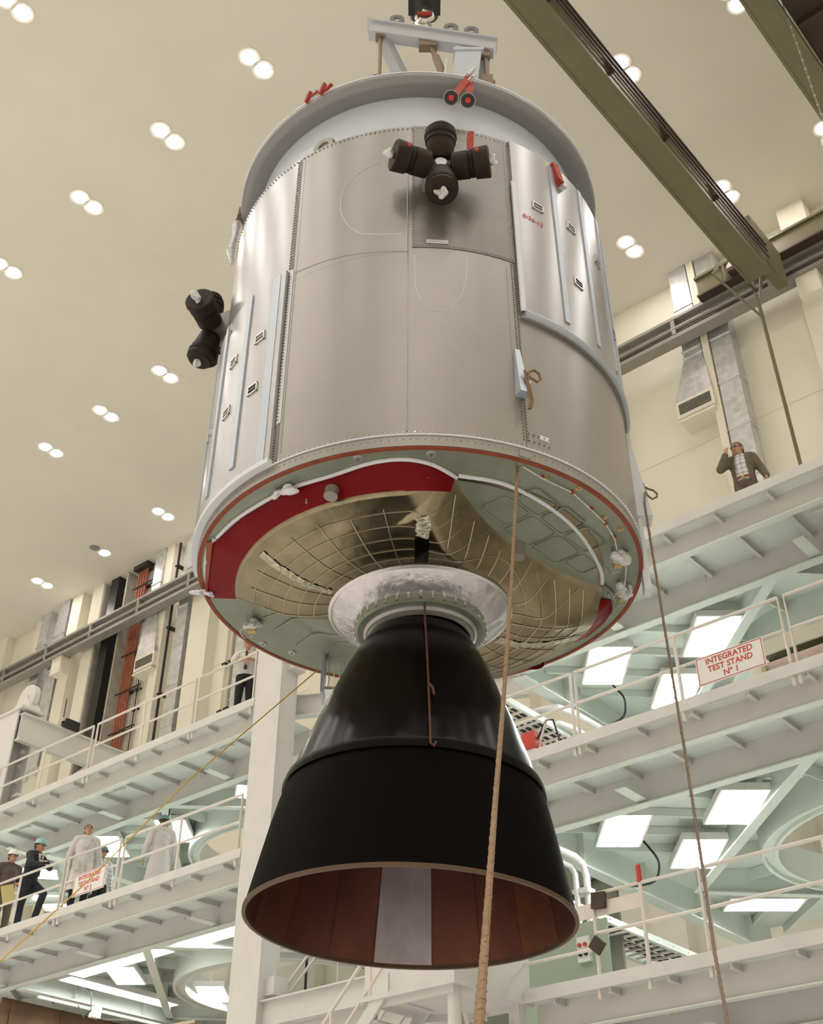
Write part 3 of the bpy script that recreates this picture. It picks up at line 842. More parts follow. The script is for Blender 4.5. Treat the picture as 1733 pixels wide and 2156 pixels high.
for x in (-1.6, .1, 1.5): MB().box(x, x + .08, -1.0, .35, .28, .34).build('hanger_bar', M_green, e); MB().box(x, x + .06, 0, .05, .34, 1.16).build('hanger_rod', M_green, e)
e = empty('pipe_run', (-10.15, 15.0, 10.85), 0, 'pair of white pipes with a bend on the middle right level', 'pipe', 'white pipes of the right stand')
MB().tube([(-1.4, .75, -.1), (-.35, .8, -.1), (-.1, .9, -.1), (-.02, 1.2, -.1), (0, 1.6, -.1), (0, 5, -.1)], .06, 10).build('pipe', M_white, e, True)
MB().tube([(-1.4, .95, -.28), (-.4, 1.0, -.28), (-.22, 1.1, -.28), (-.16, 1.4, -.28), (-.15, 1.8, -.28), (-.15, 5, -.28)], .05, 10).build('pipe', M_white, e, True)
MB().box(-.1, .1, 2.5, 2.75, -.1, .12).build('junction_box', M_white, e)
e = empty('pipe_run', (-10.0, 14.6, 8.05), 0, 'white pipe bending down behind the taped railing', 'pipe', 'white pipes of the right stand')
MB().tube([(0, -.1, 0), (0, 1.05, 0), (.0, 1.25, -.06), (.0, 1.33, -.25), (0, 1.33, -2.4)], .055, 10).build('pipe', M_white, e, True)
MB().tube([(-.13, .2, -.1), (-.13, 1.1, -.1), (-.13, 1.22, -.2), (-.13, 1.25, -2.4)], .045, 10).build('pipe', M_white, e, True)
for z in (-.5, -1.1, -1.7): MB().box(-.2, .08, 1.2, 1.42, z, z + .07).build('clamp', M_white, e)
MB().box(-.2, .1, 1.15, 1.4, -2.45, -1.85).build('valve_box', M_white, e)
def cable(name, pts, r, label):
    o = Vector(pts[0]); P = [Vector(p) for p in pts]; Q = []
    for i in range(len(P) - 1):
        a, b, c, d_ = P[max(0, i - 1)], P[i], P[i + 1], P[min(len(P) - 1, i + 2)]
        for k in range(6):
            t = k / 6
            Q.append(.5 * (2 * b + (c - a) * t + (2 * a - 5 * b + 4 * c - d_) * t * t + (3 * b - a - 3 * c + d_) * t ** 3) - o)
    Q.append(P[-1] - o)
    c = MB().tube(Q, r, 6).build(name, M_black, None, True); c.location = o
    return tag(c, label, 'cable')
cable('cable', [(-9.75, 16.9, 11.46), (-9.6, 16.8, 11.25), (-9.45, 16.8, 11.0), (-9.55, 16.9, 10.75), (-9.85, 17.0, 10.72), (-10.13, 17.2, 10.78)], .02, 'black looping cable by the white pipes on the middle right level')
cable('cable', [(-9.6, 17.0, 8.65), (-9.45, 17.0, 8.45), (-9.35, 17.1, 8.2), (-9.5, 17.2, 7.98), (-9.8, 17.2, 7.95), (-10.18, 17.3, 8.05)], .02, 'black looping cable under the middle right platform')
cable('cable', [(-19.4, 15.0, 11.46), (-19.4, 15.0, 10.2), (-19.3, 15.0, 9.7), (-19.35, 15.0, 9.3), (-19.55, 15.0, 9.1), (-19.75, 15.0, 8.72)], .014, 'dark hanging cable between the left sign and the man walking away')
# odds and ends on the right levels
e = empty('fire_cart', (-9.45, 13.85, LV[2] - .105), 0, 'red box with a gauge and black hose beside the nozzle', 'equipment')
MB().box(-.12, .12, -.08, .12, .35, .62).build('box', M_signr, e); MB().box(-.09, .1, -.06, .1, .0, .35).build('stand', M_white, e)
MB().tube([(.05, 0, .4), (.3, 0, .75), (.42, 0, .72), (.5, 0, .4), (.46, .05, .0)], .016, 6).build('hose', M_black, e, True)
MB().bar((.1, 0, .3), (.3, 0, .75), .025, .025).build('lever', M_steel, e)
e = empty('switch_panel', (-9.2, 14.5, LV[1] - .105), 0, 'pale green partition with a four-knob switch box beside the nozzle mouth', 'partition')
MB().box(-1.15, .35, 0, .04, -.3, 1.15).build('panel', mat('sage_panel_paint', (.33, .40, .31), .6), e)
b = MB().box(-.12, .08, -.06, 0, .62, .95).build('switch_box', M_green, e)
for x in (-.07, .02):
    for z in (.72, .84): MB().cyl((x, -.085, z), (x, -.06, z), .03, 10).build('knob', M_signr if z > .8 else M_dark, b, True)
MB().box(-.5, .0, -.3, -.26, .02, .3).build('ledge', M_green, e)
e = empty('bay_opening', (-4.2, 15.35, LV[2]), 0, 'dark recessed bay opening right of the right sign', 'partition')
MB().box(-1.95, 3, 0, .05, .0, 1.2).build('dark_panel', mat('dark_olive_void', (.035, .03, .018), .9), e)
MB().box(-1.95, 3, -.18, .0, 1.2, 1.29).build('soffit', M_olive, e)
MB().box(-1.95, 3, -.22, -.18, 1.2, 1.42).build('lintel', M_wall, e)
e = empty('wrapped_crate', (-4.3, 14.25, LV[2] - .105), 0, 'long crate under a pinkish plastic sheet right of the right sign', 'crate')
MB().hexa([(-1.4, -.35, 0), (2.4, -.35, 0), (2.4, .4, 0), (-1.4, .4, 0), (-1.42, -.3, .52), (2.4, -.3, .6), (2.4, .35, .64), (-1.42, .35, .55)]).build('plastic_sheet', M_wrap, e)
for x in (-1.38, -.95, .3): MB().box(x, x + .05, -.375, -.335, 0, .5).build('strap', M_tan, e)
# ------------------------------------------------------------------ the service module on the hook
SMX, SMY, SMZ, SMR = -5.77, 6.884, 7.185, math.radians(40.45)
R = 1.956
sm = empty('spacecraft_module', (SMX, SMY, SMZ), SMR, 'big cylindrical silver spacecraft module with a black engine nozzle, hanging from the crane', 'spacecraft')
def hp(t, z, r=R):
    a = math.radians(t); return Vector((r * math.sin(a), -r * math.cos(a), z))
def hframe(t, z, r=R):
    # local frame on the hull: x along the circumference (right), y up, z outward
    a = math.radians(t); c, s = math.cos(a), math.sin(a)
    return Matrix(((c, 0, s, r * s), (s, 0, -c, -r * c), (0, 1, 0, z), (0, 0, 0, 1)))
MB().cylpanel(-180, 180, .02, 3.88, R - .004, .03, 3).build('inner_shell', M_hull, sm, True, 30)
g = .03
panels = [(-35.5 + g, -3.3 - g / 2, .112, 2.149, M_hull, 0), (-35.5 + g, -2.1 - g / 2, 2.151, 3.9, M_hull, 0), (-3.3 + g / 2, 24.6 - g, .112, 2.197, M_hull, 0),
          (-2.1 + g, 25.4 - g, 2.2, 3.9, M_hull2, .006), (24.8 + g, 84.6, .112, 1.56, M_hull, 0), (25.6 + g, 84.6, 1.56, 3.9, M_hull, 0), (-95, -35.7 - g, 2.3, 3.9, M_rad, 0), (-95, -35.7 - g, .112, 2.298, M_hull, 0),
          (85.2, 144.8, .112, 3.9, M_hull, 0), (145.2, 204.8, .112, 3.9, M_hull, 0), (205.2, 264.4, .112, 3.9, M_hull, 0)]
for t0, t1, z0, z1, m, up in panels:
    MB().cylpanel(t0, t1, z0, z1, R + up, .02, 1.5).build('hull_panel', m, sm, True, 30)
MB().cylpanel(-180, 180, 0, .104, R + .002, .06, 2).build('skirt_band', M_hull, sm, True, 30)
m = MB(); m.lathe([(R - .004, .1), (R + .012, .1), (R + .012, .112), (R - .004, .112)], 120, closed=True); m.build('skirt_bead', M_edge, sm, True)
# fasteners: real studs, too small to pick apart singly
def studs(pts, name, m, r=.006, h=.008):
    b = MB()
    for t, z in pts:
        F = hframe(t, z, R + .001)
        b.add([F @ Vector(p) for p in ((-r, -r, 0), (r, -r, 0), (r, r, 0), (-r, r, 0), (-r * .7, -r * .7, h), (r * .7, -r * .7, h), (r * .7, r * .7, h), (-r * .7, r * .7, h))],
              [(4, 5, 6, 7), (0, 1, 5, 4), (1, 2, 6, 5), (2, 3, 7, 6), (3, 0, 4, 7)])
    tag(b.build(name, m, sm), kind='stuff')
fr = lambda a, b, n: [a + (b - a) * i / (n - 1) for i in range(n)]
studs([(t, .125) for t in fr(-36, 85, 92)], 'skirt_studs', M_chrome, .0055, .012)
studs([(t, .062) for t in fr(-88, 88, 110)], 'skirt_screws', M_screw, .006, .006)
studs([(24.2, z) for z in fr(.2, 3.86, 118)] + [(25.1, z) for z in fr(.2, 3.86, 118)], 'right_seam_screws', M_screw, .0065, .008)
studs([(-36.2, z) for z in fr(2.35, 3.85, 40)] + [(-36.9, z) for z in fr(2.35, 3.85, 40)], 'left_seam_screws', M_screw, .010, .008)
studs([(-36.6, z) for z in fr(.14, .56, 16)], 'left_low_screws', M_chrome, .007, .01)
studs([(-1.6, z) for z in fr(2.22, 3.85, 48)] + [(t, 2.225) for t in fr(-1.6, 24.6, 34)], 'quad_panel_screws', M_screw, .006, .012)
studs([(t, 3.87) for t in fr(-85, 85, 130)], 'top_edge_screws', M_screw, .008, .01)
studs([(t, z) for t in fr(25.5, 31, 5) for z in (.2, .27)], 'corner_screws', M_screw, .007, .01)
# raised outlines and lap strips on the skin
def hline(pts, name, m, r=.004):
    P = []
    for i in range(len(pts) - 1):
        for k in range(4):
            f = k / 4; P.append(hp(pts[i][0] * (1 - f) + pts[i + 1][0] * f, pts[i][1] * (1 - f) + pts[i + 1][1] * f, R + .0015 - r * .35))
    P.append(hp(*pts[-1], R + .0015 - r * .35))
    return MB().tube(P, r, 5).build(name, m, sm, True)
hline([(-10.4, 3.423), (-14.2, 3.37), (-16.9, 3.309), (-20.5, 3.173), (-21.7, 3.035), (-21.7, 2.85), (-21, 2.749), (-18.7, 2.569), (-15.3, 2.449), (-10.2, 2.399), (-4.5, 2.384)], 'skin_outline', M_edge)
hline([(-1.4, 2.12), (-1.4, 1.966), (-1.3, 1.733), (-.1, 1.562), (2.2, 1.452), (4.6, 1.429), (7.5, 1.478), (10.2, 1.639), (11.6, 1.861), (11.9, 2.1)], 'skin_outline', M_edge, .003)
hline([(12.5, 2.461), (15.1, 2.447), (17.2, 2.376), (18.3, 2.283)], 'skin_outline', M_edge)
hline([(-35, 2.25), (-20, 2.22), (-3.4, 2.15)], 'lap_strip', M_hull, .006)
hline([(-34.6, .2), (-34.6, 3.85)], 'lap_strip', M_hull, .005)
hline([(-3.2, .14), (-3.2, 3.85)], 'lap_strip', M_hull, .006)
hline([(22.5, .3), (22.7, 2.1)], 'lap_strip', M_hull, .004)

# ---- left radiator door
def latch(t, z, par, dark=False, w=.125, h=.095, R0=None):
    F = hframe(t, z, R0 or (R + .047))
    b = MB()
    for (x0, x1, y0, y1) in ((-w / 2, w / 2, h / 2 - .012, h / 2), (-w / 2, w / 2, -h / 2, -h / 2 + .012), (-w / 2, -w / 2 + .012, -h / 2, h / 2), (w / 2 - .012, w / 2, -h / 2, h / 2)):
        b.box(x0, x1, y0, y1, -.004, .012)
    fo = b.xf(F).build('latch_handle', M_steel, par)
    MB().box(-w / 2 + .012, w / 2 - .012, -h / 2 + .012, h / 2 - .012, -.004, .001).xf(F).build('latch_recess', M_black if dark else M_screw, fo)
    MB().box(-w / 2 + .016, w / 2 - .02, -.012, .012, .001, .011).xf(F).build('latch_paddle', M_black if dark else M_hull2, fo)
lr = MB().cylpanel(-92, -36.9, .13, 2.3, R + .042, .04, 1.5).build('radiator_panel', M_rad, sm, True, 30)
lr['label'] = 'white ribbed radiator panel, lower left'
MB().cylpanel(-92, -36.7, .105, .15, R + .062, .07, 1.5).build('bottom_edge_strip', M_edge, lr, True, 30)
MB().cylpanel(-41.2, -38.6, .15, 2.28, R + .047, .01, 1.5).build('blue_strip', M_ribp, lr, True, 30)
for t in (-50.6, -64.2, -76.5, -87):
    MB().cylpanel(t - 1.0, t + 1.0, .3, 2.28, R + .056, .02, .7).build('stiffening_rib', M_ribp, lr, True, 30)
for t, z, d in ((-44.4, 1.624, 0), (-56.5, 1.633, 0), (-45.2, 1.043, 1), (-57.2, 1.053, 0), (-72, 1.18, 1), (-63, 2.2, 0)):
    latch(t, z, lr, d, R0=R + .043)
wt = MB().cylpanel(-36.6, -35.3, .52, 2.3, R + .006, .006, 1.).build('marking_tape', M_edge, sm)
b = MB()
for q in range(46):
    z = .56 + q * .037
    F = hframe(-36.3, z, R + .0065)
    b.box(-.012, .006, -.004, .004, 0, .002).xf(Matrix.Identity(4))
    b.v[-8:] = [tuple(F @ Vector(p)) for p in b.v[-8:]]
tag(b.build('tape_ticks', M_black, wt), kind='stuff')
# ---- right radiator door
rr = MB().cylpanel(26.0, 86.5, 1.6, 3.915, R + .03, .03, 1.5).build('radiator_panel', M_rad, sm, True, 30)
rr['label'] = 'white ribbed radiator panel, upper right'
m = MB()
P = [hp(26.6 + (86.5 - 26.6) * q / 40, 1.575, R + .022) for q in range(41)]
m.tube(P, .042, 8).build('rolled_edge', M_ribp, rr, True)
MB().cylpanel(25.7, 86.5, 1.515, 1.54, R + .03, .03, 1.5).build('edge_seal', M_screw, rr)
MB().cylpanel(25.6, 27.0, 1.6, 3.3, R + .036, .02, 1).build('edge_strip', M_edge, rr, True, 30)
for t, z0, z1 in ((40.5, 1.72, 3.85), (54, 1.76, 3.9), (67, 1.8, 3.9), (77, 1.8, 3.9)):
    MB().cylpanel(t - .9, t + .9, z0, z1, R + .043, .02, .6).build('stiffening_rib', M_ribp, rr, True, 30)
for t, z, d in ((33.7, 3.086, 0), (46.8, 3.129, 0), (61.8, 3.109, 0), (47.2, 2.38, 1), (70, 2.4, 1)):
    latch(t, z, rr, d, R0=R + .031)
text('red_scribble', '0/36-13', .075, M_signr, rr, hframe(31.8, 2.86, R + .034) @ Matrix.Rotation(math.radians(-4), 4, 'Z'), extrude=.0005)
F = hframe(4.4, 2.27, R + .008)
pl = MB().box(-.095, .095, -.022, .022, 0, .003).xf(F).build('name_plate', M_edge, sm)
b = MB()
for q in range(22): b.box(-.085 + q * .008, -.0815 + q * .008, -.012, .006 + .004 * (q % 3), .003, .004)
tag(b.xf(F).build('plate_print', M_screw, pl), kind='stuff')
MB().box(-.05, .05, -.022, .022, 0, .003).xf(hframe(29.8, .27, R)).build('name_plate', M_edge, sm)
MB().box(-.05, .05, -.03, .03, -.002, .004).xf(hframe(24, .045, R + .004)).build('dark_plate', M_screw, sm)
# right-hand cable cover and the tie-down brackets
cc = MB().cylpanel(83.2, 87.6, -.2, 3.0, R + .05, .06, 1).build('cable_cover', M_edge, sm)
MB().cylpanel(82.2, 83.2, .2, 2.6, R + .012, .012, 1).build('cover_seal', M_screw, cc)
MB().hexa([hp(82.8, .55, R), hp(88, .55, R), hp(88, .55, R + .15), hp(82.8, .55, R + .15), hp(82.8, 1.3, R), hp(88, 1.3, R), hp(88, 1.3, R + .055), hp(82.8, 1.3, R + .055)]).build('tie_bracket', M_edge, cc)
F = hframe(23.9, .87, R)
tb = MB().hexa([F @ Vector(p) for p in ((-.045, -.25, 0), (.045, -.25, 0), (.04, -.25, .09), (-.04, -.25, .09), (-.03, .26, 0), (.025, .26, 0), (.02, .26, .02), (-.025, .26, .02))]).build('tie_bracket', M_ribp, sm)
MB().cyl(F @ Vector((0, -.12, .05)), F @ Vector((.06, -.12, .075)), .02, 8).build('eye_bolt', M_chrome, tb, True)
# blistered dark corner at the top of the quad panel and round port cover in the neck
m = MB(); 
for q in range(7):
    a0 = 17.5 + q * 1.3
    m.add([hp(a0, 3.905, R + .008), hp(a0 + 1.3, 3.905, R + .008), hp(a0 + 1.3, 3.93 + .05 * math.sin((q + 1) / 7 * PI), R - .05), hp(a0, 3.93 + .05 * math.sin(q / 7 * PI), R - .05)], [(0, 1, 2, 3)])
m.build('torn_foil', M_chrome, sm)
MB().cylpanel(-180, 180, 3.86, 4.66, 1.77, .03, 3).build('neck_band', M_neck, sm, True, 30)
MB().cylpanel(-180, 180, 3.86, 3.9, R - .01, .21, 3).build('top_shelf', M_hull2, sm, True, 30)
m = MB(); m.lathe([(1.76, 4.63), (1.90, 4.625), (1.955, 4.64), (1.985, 4.675), (1.99, 4.72), (1.985, 4.74), (1.76, 4.74)], 128, closed=True)
m.build('top_ring', M_ring, sm, True, 50)
m = MB(); m.lathe([(1.965, 4.735), (1.992, 4.735), (1.992, 4.75), (1.965, 4.75)], 128, closed=True); m.build('ring_edge_highlight', M_edge, sm, True)  # white strip stands for the highlight along the ring's outer rim
MB().disc((0, 0, 4.7), 1.8, 64, (0, 0, 1)).build('top_cover', M_hull2, sm)
F = hframe(-30.2, 4.03, 1.8)
pc = MB().lathe([(.0005, .07), (.06, .07), (.065, .085), (.115, .085), (.125, .07), (.125, 0)], 28, M=F @ Matrix.Identity(4)).build('port_cover', M_hull2, sm, True)
MB().lathe([(.055, .075), (.062, .085), (.069, .075)], 24, M=F).build('port_groove', M_screw, pc, True)
MB().bar(F @ Vector((-.07, -.05, .09)), F @ Vector((.07, -.07, .1)), .03, .02).build('port_strap', M_dark, pc)
MB().hexa([hp(66, 3.9, R + .02), hp(74, 3.9, R + .02), hp(74, 3.9, R - .15), hp(66, 3.9, R - .15), hp(66, 4.02, R - .02), hp(74, 4.15, R - .02), hp(74, 4.15, R - .15), hp(66, 4.02, R - .15)]).build('dark_red_block', M_red, sm)

# ---- thruster quads (four covered nozzles on a housing)
def quad(t, z):
    F = hframe(t, z, R)
    q = MB().hexa([F @ Vector(p) for p in ((-.15, -.15, 0), (.15, -.15, 0), (.15, .15, 0), (-.15, .15, 0), (-.085, -.085, .2), (.085, -.085, .2), (.085, .085, .2), (-.085, .085, .2))]).build('thruster_quad', M_hull2, sm)
    MB().lathe([(.0005, .245), (.055, .245), (.07, .23), (.085, .2), (.095, .17)], 8, M=F).build('hub_cap', M_rad, q)
    for i, (dx, dy) in enumerate(((0, 1), (0, -1), (-1, 0), (1, 0))):
        ax = Vector((dx, dy, .28 if dx else .22)).normalized()
        u = Vector((0, 0, 1)).cross(ax).normalized(); w = ax.cross(u)
        B = F @ Matrix.Translation((dx * .04 , dy * .04 , .17)) @ Matrix(((u.x, w.x, ax.x, 0), (u.y, w.y, ax.y, 0), (u.z, w.z, ax.z, 0), (0, 0, 0, 1)))
        def L(prof, n=20): 
            b = MB(); 
            vs = []
            for r, zz in prof:
                for k in range(n):
                    a = 2 * PI * k / n; vs.append(B @ Vector((r * math.cos(a), r * math.sin(a), zz)))
            fs = []
            for a in range(len(prof) - 1):
                for k in range(n): fs.append((a * n + k, a * n + (k + 1) % n, (a + 1) * n + (k + 1) % n, (a + 1) * n + k))
            fs.append(tuple(range(n))); fs.append(tuple((len(prof) - 1) * n + k for k in range(n)))
            return b.add(vs, fs)
        s = 1.0 if dy else .95
        c = L([(.085, .05), (.115, .1), (.128, .2), (.13, .24), (.14, .245), (.143, .38), (.125, .395), (.11, .42)] if dy else [(.08, .06), (.125, .08), (.13, .22), (.118, .225), (.118, .27), (.14, .275), (.148, .40), (.135, .41)], 28)
        cv = c.build('thruster_cover', M_cover, q, True, 30)
        L([(.145, .29), (.15, .30), (.15, .335), (.145, .345)] if dy else [(.122, .228), (.126, .235), (.126, .26), (.122, .268)], 18).build('cover_band', M_cover2, q)
        crumple('plastic_wrap', (0, .01, .435), .062, M_plastic, q, i * 7 + int(t), (1, .8, .9), B)
        if dx: MB().box(-.02, .02, .1, .16, .3, .33).xf(B).build('red_flag', M_tag, q)
        MB().cyl(F @ Vector((dx * .06 + dy * .05, dy * .06 - dx * .05, .1)), B @ Vector((.06, .06, .2)), .012, 8).build('feed_tube', M_chrome, q, True)
    return q
quad(5, 3.08); quad(-86, 2.96)

# ---- aft end: rim, annulus, covers, quilted heat shield
m = MB(); m.lathe([(1.918, -.012), (R - .004, -.012), (R - .004, .0), (1.918, .0)], 128, closed=True); m.build('rim_seal', M_orange, sm, True, 30)
MB().cylpanel(-91, -72, -.014, -.002, 1.9, .02, 2).build('seal_gap_strip', M_edge, sm)
m = MB(); m.lathe([(1.0, .001), (1.93, -.004)], 128); m.build('aft_plate', M_base, sm, True)
# chords that cut the round quilted shield
c1a, c1b = Vector((.27, -1.55)), Vector((1.62, .06))
c2a, c2b = Vector((-1.66, .04)), Vector((-.80, .20))
def side(p, a, b):
    d = (b - a).normalized(); return (p.x - a.x) * d.y - (p.y - a.y) * d.x     # + to the right of a->b
def sst(x): x = max(0, min(1, x)); return x * x * (3 - 2 * x)
rw = random.Random(3)
WR = [(rw.uniform(-2.6, 2.6), rw.uniform(.9, 1.55), rw.uniform(.04, .1), rw.uniform(-.012, .012)) for _ in range(26)]
def dish_z(x, y):
    r = math.hypot(x, y); t = math.atan2(x, -y)
    z = -.20 - .12 * sst((1.6 - r) / .8) - .05 * math.sin(PI * max(0, min(1, (1.6 - r) / .8)))
    for a, rr_, s, h in WR:
        d = ((r - rr_) ** 2 + (r * (t - a)) ** 2 * .25)
        z += h * math.exp(-d / (s * s))
    p = Vector((x, y))
    d1 = -side(p, c1a, c1b)       # beyond the first chord the plate is bare
    d1 = side(p, c1b, c1a)
    return z, d1
def mask(x, y):
    p = Vector((x, y))
    cd = (c1b - c1a).normalized(); u = (p - c1a).dot(cd) / (c1b - c1a).length
    d1 = (p - c1a).dot(Vector((cd.y, -cd.x))) + .20 * max(0, 1 - (2 * u - 1) ** 2)
    d2 = (p - c2a).dot(Vector((-(c2b.y - c2a.y), (c2b.x - c2a.x))).normalized())
    k1 = 0. if d1 >= 0 else math.sin(PI / 2 * min(1., -d1 / .30))
    d2 -= 4 * max(0, x + .45)
    k2 = sst((-d2) / .12 + .02)
    return k1, k2
def roll(x, y):
    p = Vector((x, y)); cd = (c1b - c1a).normalized(); u = (p - c1a).dot(cd) / (c1b - c1a).length
    d1 = -((p - c1a).dot(Vector((cd.y, -cd.x))) + .20 * max(0, 1 - (2 * u - 1) ** 2))
    return .05 * math.exp(-((d1 - .27) / .15) ** 2) * max(0, min(1, (1.62 - math.hypot(x, y)) / .2)) * sst((math.hypot(x, y) - .82) / .3) if -.05 < u < 1.1 else 0.
NR, NT = 84, 400
vs = []; fs = []
RR = [.76 + (1.6 - .76) * i / NR for i in range(NR + 1)]
for i, r in enumerate(RR):
    for k in range(NT):
        t = 2 * PI * k / NT
        x, y = r * math.sin(t), -r * math.cos(t)
        z, _ = dish_z(x, y)
        k1, k2 = mask(x, y)
        zz = z * min(k1, 1) 
        zz = zz * k1 / max(k1, 1e-6) if k1 > 0 else 0
        zz = max(z, zz)
        zz = z * k1 - roll(x, y)
        if k2 < 1: zz = zz * k2
        vs.append((x, y, min(zz, -.012)))
for i in range(NR):
    for k in range(NT):
        fs.append((i * NT + k, i * NT + (k + 1) % NT, (i + 1) * NT + (k + 1) % NT, (i + 1) * NT + k))
for k in range(NT):      # outer skirt back to the plate
    x, y, z = vs[NR * NT + k]
    vs.append((x * 1.012, y * 1.012, z * .85)); 
for k in range(NT):
    x, y, z = vs[NR * NT + k]; vs.append((x * 1.01, y * 1.01, -.003))
for i in (NR, NR + 1):
    for k in range(NT): fs.append((i * NT + k, i * NT + (k + 1) % NT, (i + 1) * NT + (k + 1) % NT, (i + 1) * NT + k))
hs = MB().add(vs, fs).build('heat_shield', M_quilt, sm, True, 60)
# bare painted sectors beyond the two chords: own sheets that the quilted shield dives into
d_ = (c1b - c1a).normalized(); n_ = Vector((d_.y, -d_.x)); Lc = (c1b - c1a).length
v2 = []; f2 = []
for i in range(41):
    u = Lc * i / 40; base_ = c1a + d_ * u
    b_ = base_.dot(n_); vmax = 0
    A_ = n_.dot(n_); B_ = 2 * base_.dot(n_); C_ = base_.dot(base_) - 1.56 ** 2
    vmax = max(0, (-B_ + math.sqrt(max(0, B_ * B_ - 4 * C_))) / 2)
    for k in range(6):
        p = base_ + n_ * (-.34 + (vmax + .34) * k / 5); v2.append((p.x, p.y, -.014))
for i in range(40):
    for k in range(5): f2.append((6 * i + k, 6 * i + k + 1, 6 * i + 7 + k, 6 * i + 6 + k))
MB().add(v2, f2).build('bare_sector', M_base, sm, True)
v2 = []; f2 = []
for i in range(25):
    r = .78 + .86 * i / 24
    for k in range(33):
        t = math.radians(-96 - 74 * k / 32); v2.append((r * math.sin(t), -r * math.cos(t), -.04 - .24 * sst((1.35 - r) / .6)))
for i in range(24):
    for k in range(32): f2.append((33 * i + k, 33 * i + k + 1, 33 * i + 34 + k, 33 * i + 33 + k))
MB().add(v2, f2).build('bare_sector', M_base, sm, True)
def sh_z(x, y):
    z, _ = dish_z(x, y); k1, k2 = mask(x, y); zz = z * k1 - roll(x, y)
    r = math.hypot(x, y)
    if k2 < 1: zz = zz * k2 + (-.035 - .22 * sst((1.35 - r) / .6)) * (1 - k2)
    return min(zz, -.012) - .004
def ridge(pts, r=.007):
    run = []
    for p in pts:
        k1, k2 = mask(*p)
        if k1 > .15 and k2 > .9: run.append((p[0], p[1], sh_z(*p)))
        else:
            if len(run) > 3: MB().tube(run, r, 5).build('quilt_ridge', M_quiltr, hs, True)
            run = []
    if len(run) > 3: MB().tube(run, r, 5).build('quilt_ridge', M_quiltr, hs, True)
for r in (.92, 1.05, 1.18, 1.31, 1.44):
    ridge([(r * math.sin(a), -r * math.cos(a)) for a in fr(-2.2, 2.6, 90)], .0048)
for q in range(25):
    a = -2.15 + q * .195
    if abs(a - .0) < .09 or abs(a + 1.0) < .06: continue
    ridge([(r * math.sin(a), -r * math.cos(a)) for r in fr(.8, 1.48 if q % 3 else 1.44, 22)], .0048)
for a, w, m_ in ((0.005, .055, M_black), ):
    P = [(r, a) for r in fr(.86, 1.2, 14)]
    v2 = []; f2 = []
    for r, t in P:
        for s in (-1, 1):
            x, y = r * math.sin(t) + s * w, -r * math.cos(t); v2.append((x, y, sh_z(x, y) - .004))
    for i in range(len(P) - 1): f2.append((2 * i, 2 * i + 1, 2 * i + 3, 2 * i + 2))
    MB().add(v2, f2).build('dark_patch', M_noz1, hs)
def crinkle(a0, r0, a1, r1, w, n=26, seed=1):
    rn = random.Random(seed); v2 = []; f2 = []
    for i in range(n):
        f = i / (n - 1); t = a0 + (a1 - a0) * f; r = r0 + (r1 - r0) * f
        x, y = r * math.sin(t), -r * math.cos(t)
        d = Vector((math.cos(t), math.sin(t)))
        for s in (-1, -.3, .4, 1):
            ww = w * s * (.8 + .4 * rn.random()); px, py = x + d.x * ww, y + d.y * ww
            v2.append((px, py, sh_z(px, py) + .002 - .010 * rn.random() - (.004 if abs(s) < 1 else 0)))
    for i in range(n - 1):
        for k in range(3): f2.append((4 * i + k, 4 * i + k + 1, 4 * i + 5 + k, 4 * i + 4 + k))
    MB().add(v2, f2).build('crinkled_tape', M_crink, hs)
crinkle(-1.02, 1.54, -1.1, .84, .04, seed=2)
crinkle(2.12, .82, 1.98, 1.58, .05, seed=4)
crinkle(.01, 1.44, 0.01, 1.22, .055, 8, seed=5)
# grid of pressed outlines on the bare right-hand sector, ribs on the bare left-hand sector
def flat_line(pts, closed=False, r=.008, name='pressed_outline', m=M_base):
    P = []
    n = len(pts); rng = n if closed else n - 1
    for i in range(rng):
        a, b = Vector(pts[i]), Vector(pts[(i + 1) % n])
        for k in range(6): P.append(a.lerp(b, k / 6))
    P.append(Vector(pts[0] if closed else pts[-1]))
    MB().tube([(p.x, p.y, sh_z(p.x, p.y) + .004 if False else (-.018 if name == 'pressed_outline' else -.046 - .24 * sst((1.35 - math.hypot(p.x, p.y)) / .6))) for p in P], r, 5).build(name, m, hs if name != 'pressed_outline' else sm, True)
def patch(u0, u1, v0, v1):
    # frame in (along chord, outward) coordinates of the first chord
    d = (c1b - c1a).normalized(); nrm = Vector((d.y, -d.x))
    pts = []
    def q(u, v): p = c1a + d * u + nrm * v; return (p.x, p.y)
    rr_ = .028
    flat_line([q(u0 + rr_, v0), q(u1 - rr_, v0), q(u1, v0 + rr_), q(u1, v1 - rr_), q(u1 - rr_, v1), q(u0 + rr_, v1), q(u0, v1 - rr_), q(u0, v0 + rr_)], True, .007)
for u0, u1, v0, v1 in ((.42, .76, -.08, .17), (.79, 1.13, -.12, .17), (1.16, 1.50, -.10, .17), (1.53, 1.78, -.02, .17), (.50, .82, .20, .42), (.85, 1.17, .20, .45), (1.20, 1.52, .20, .42)):
    patch(u0, u1, v0, v1)
for a, b in (((-1.346, .754), (-.82, .12)), ((-1.169, 1.052), (-.70, .42)), ((-.888, 1.287), (-.66, .62)), ((-1.436, .536), (-1.09, .33))):
    flat_line([a, b], False, .011, 'stiffener_bead', M_base)
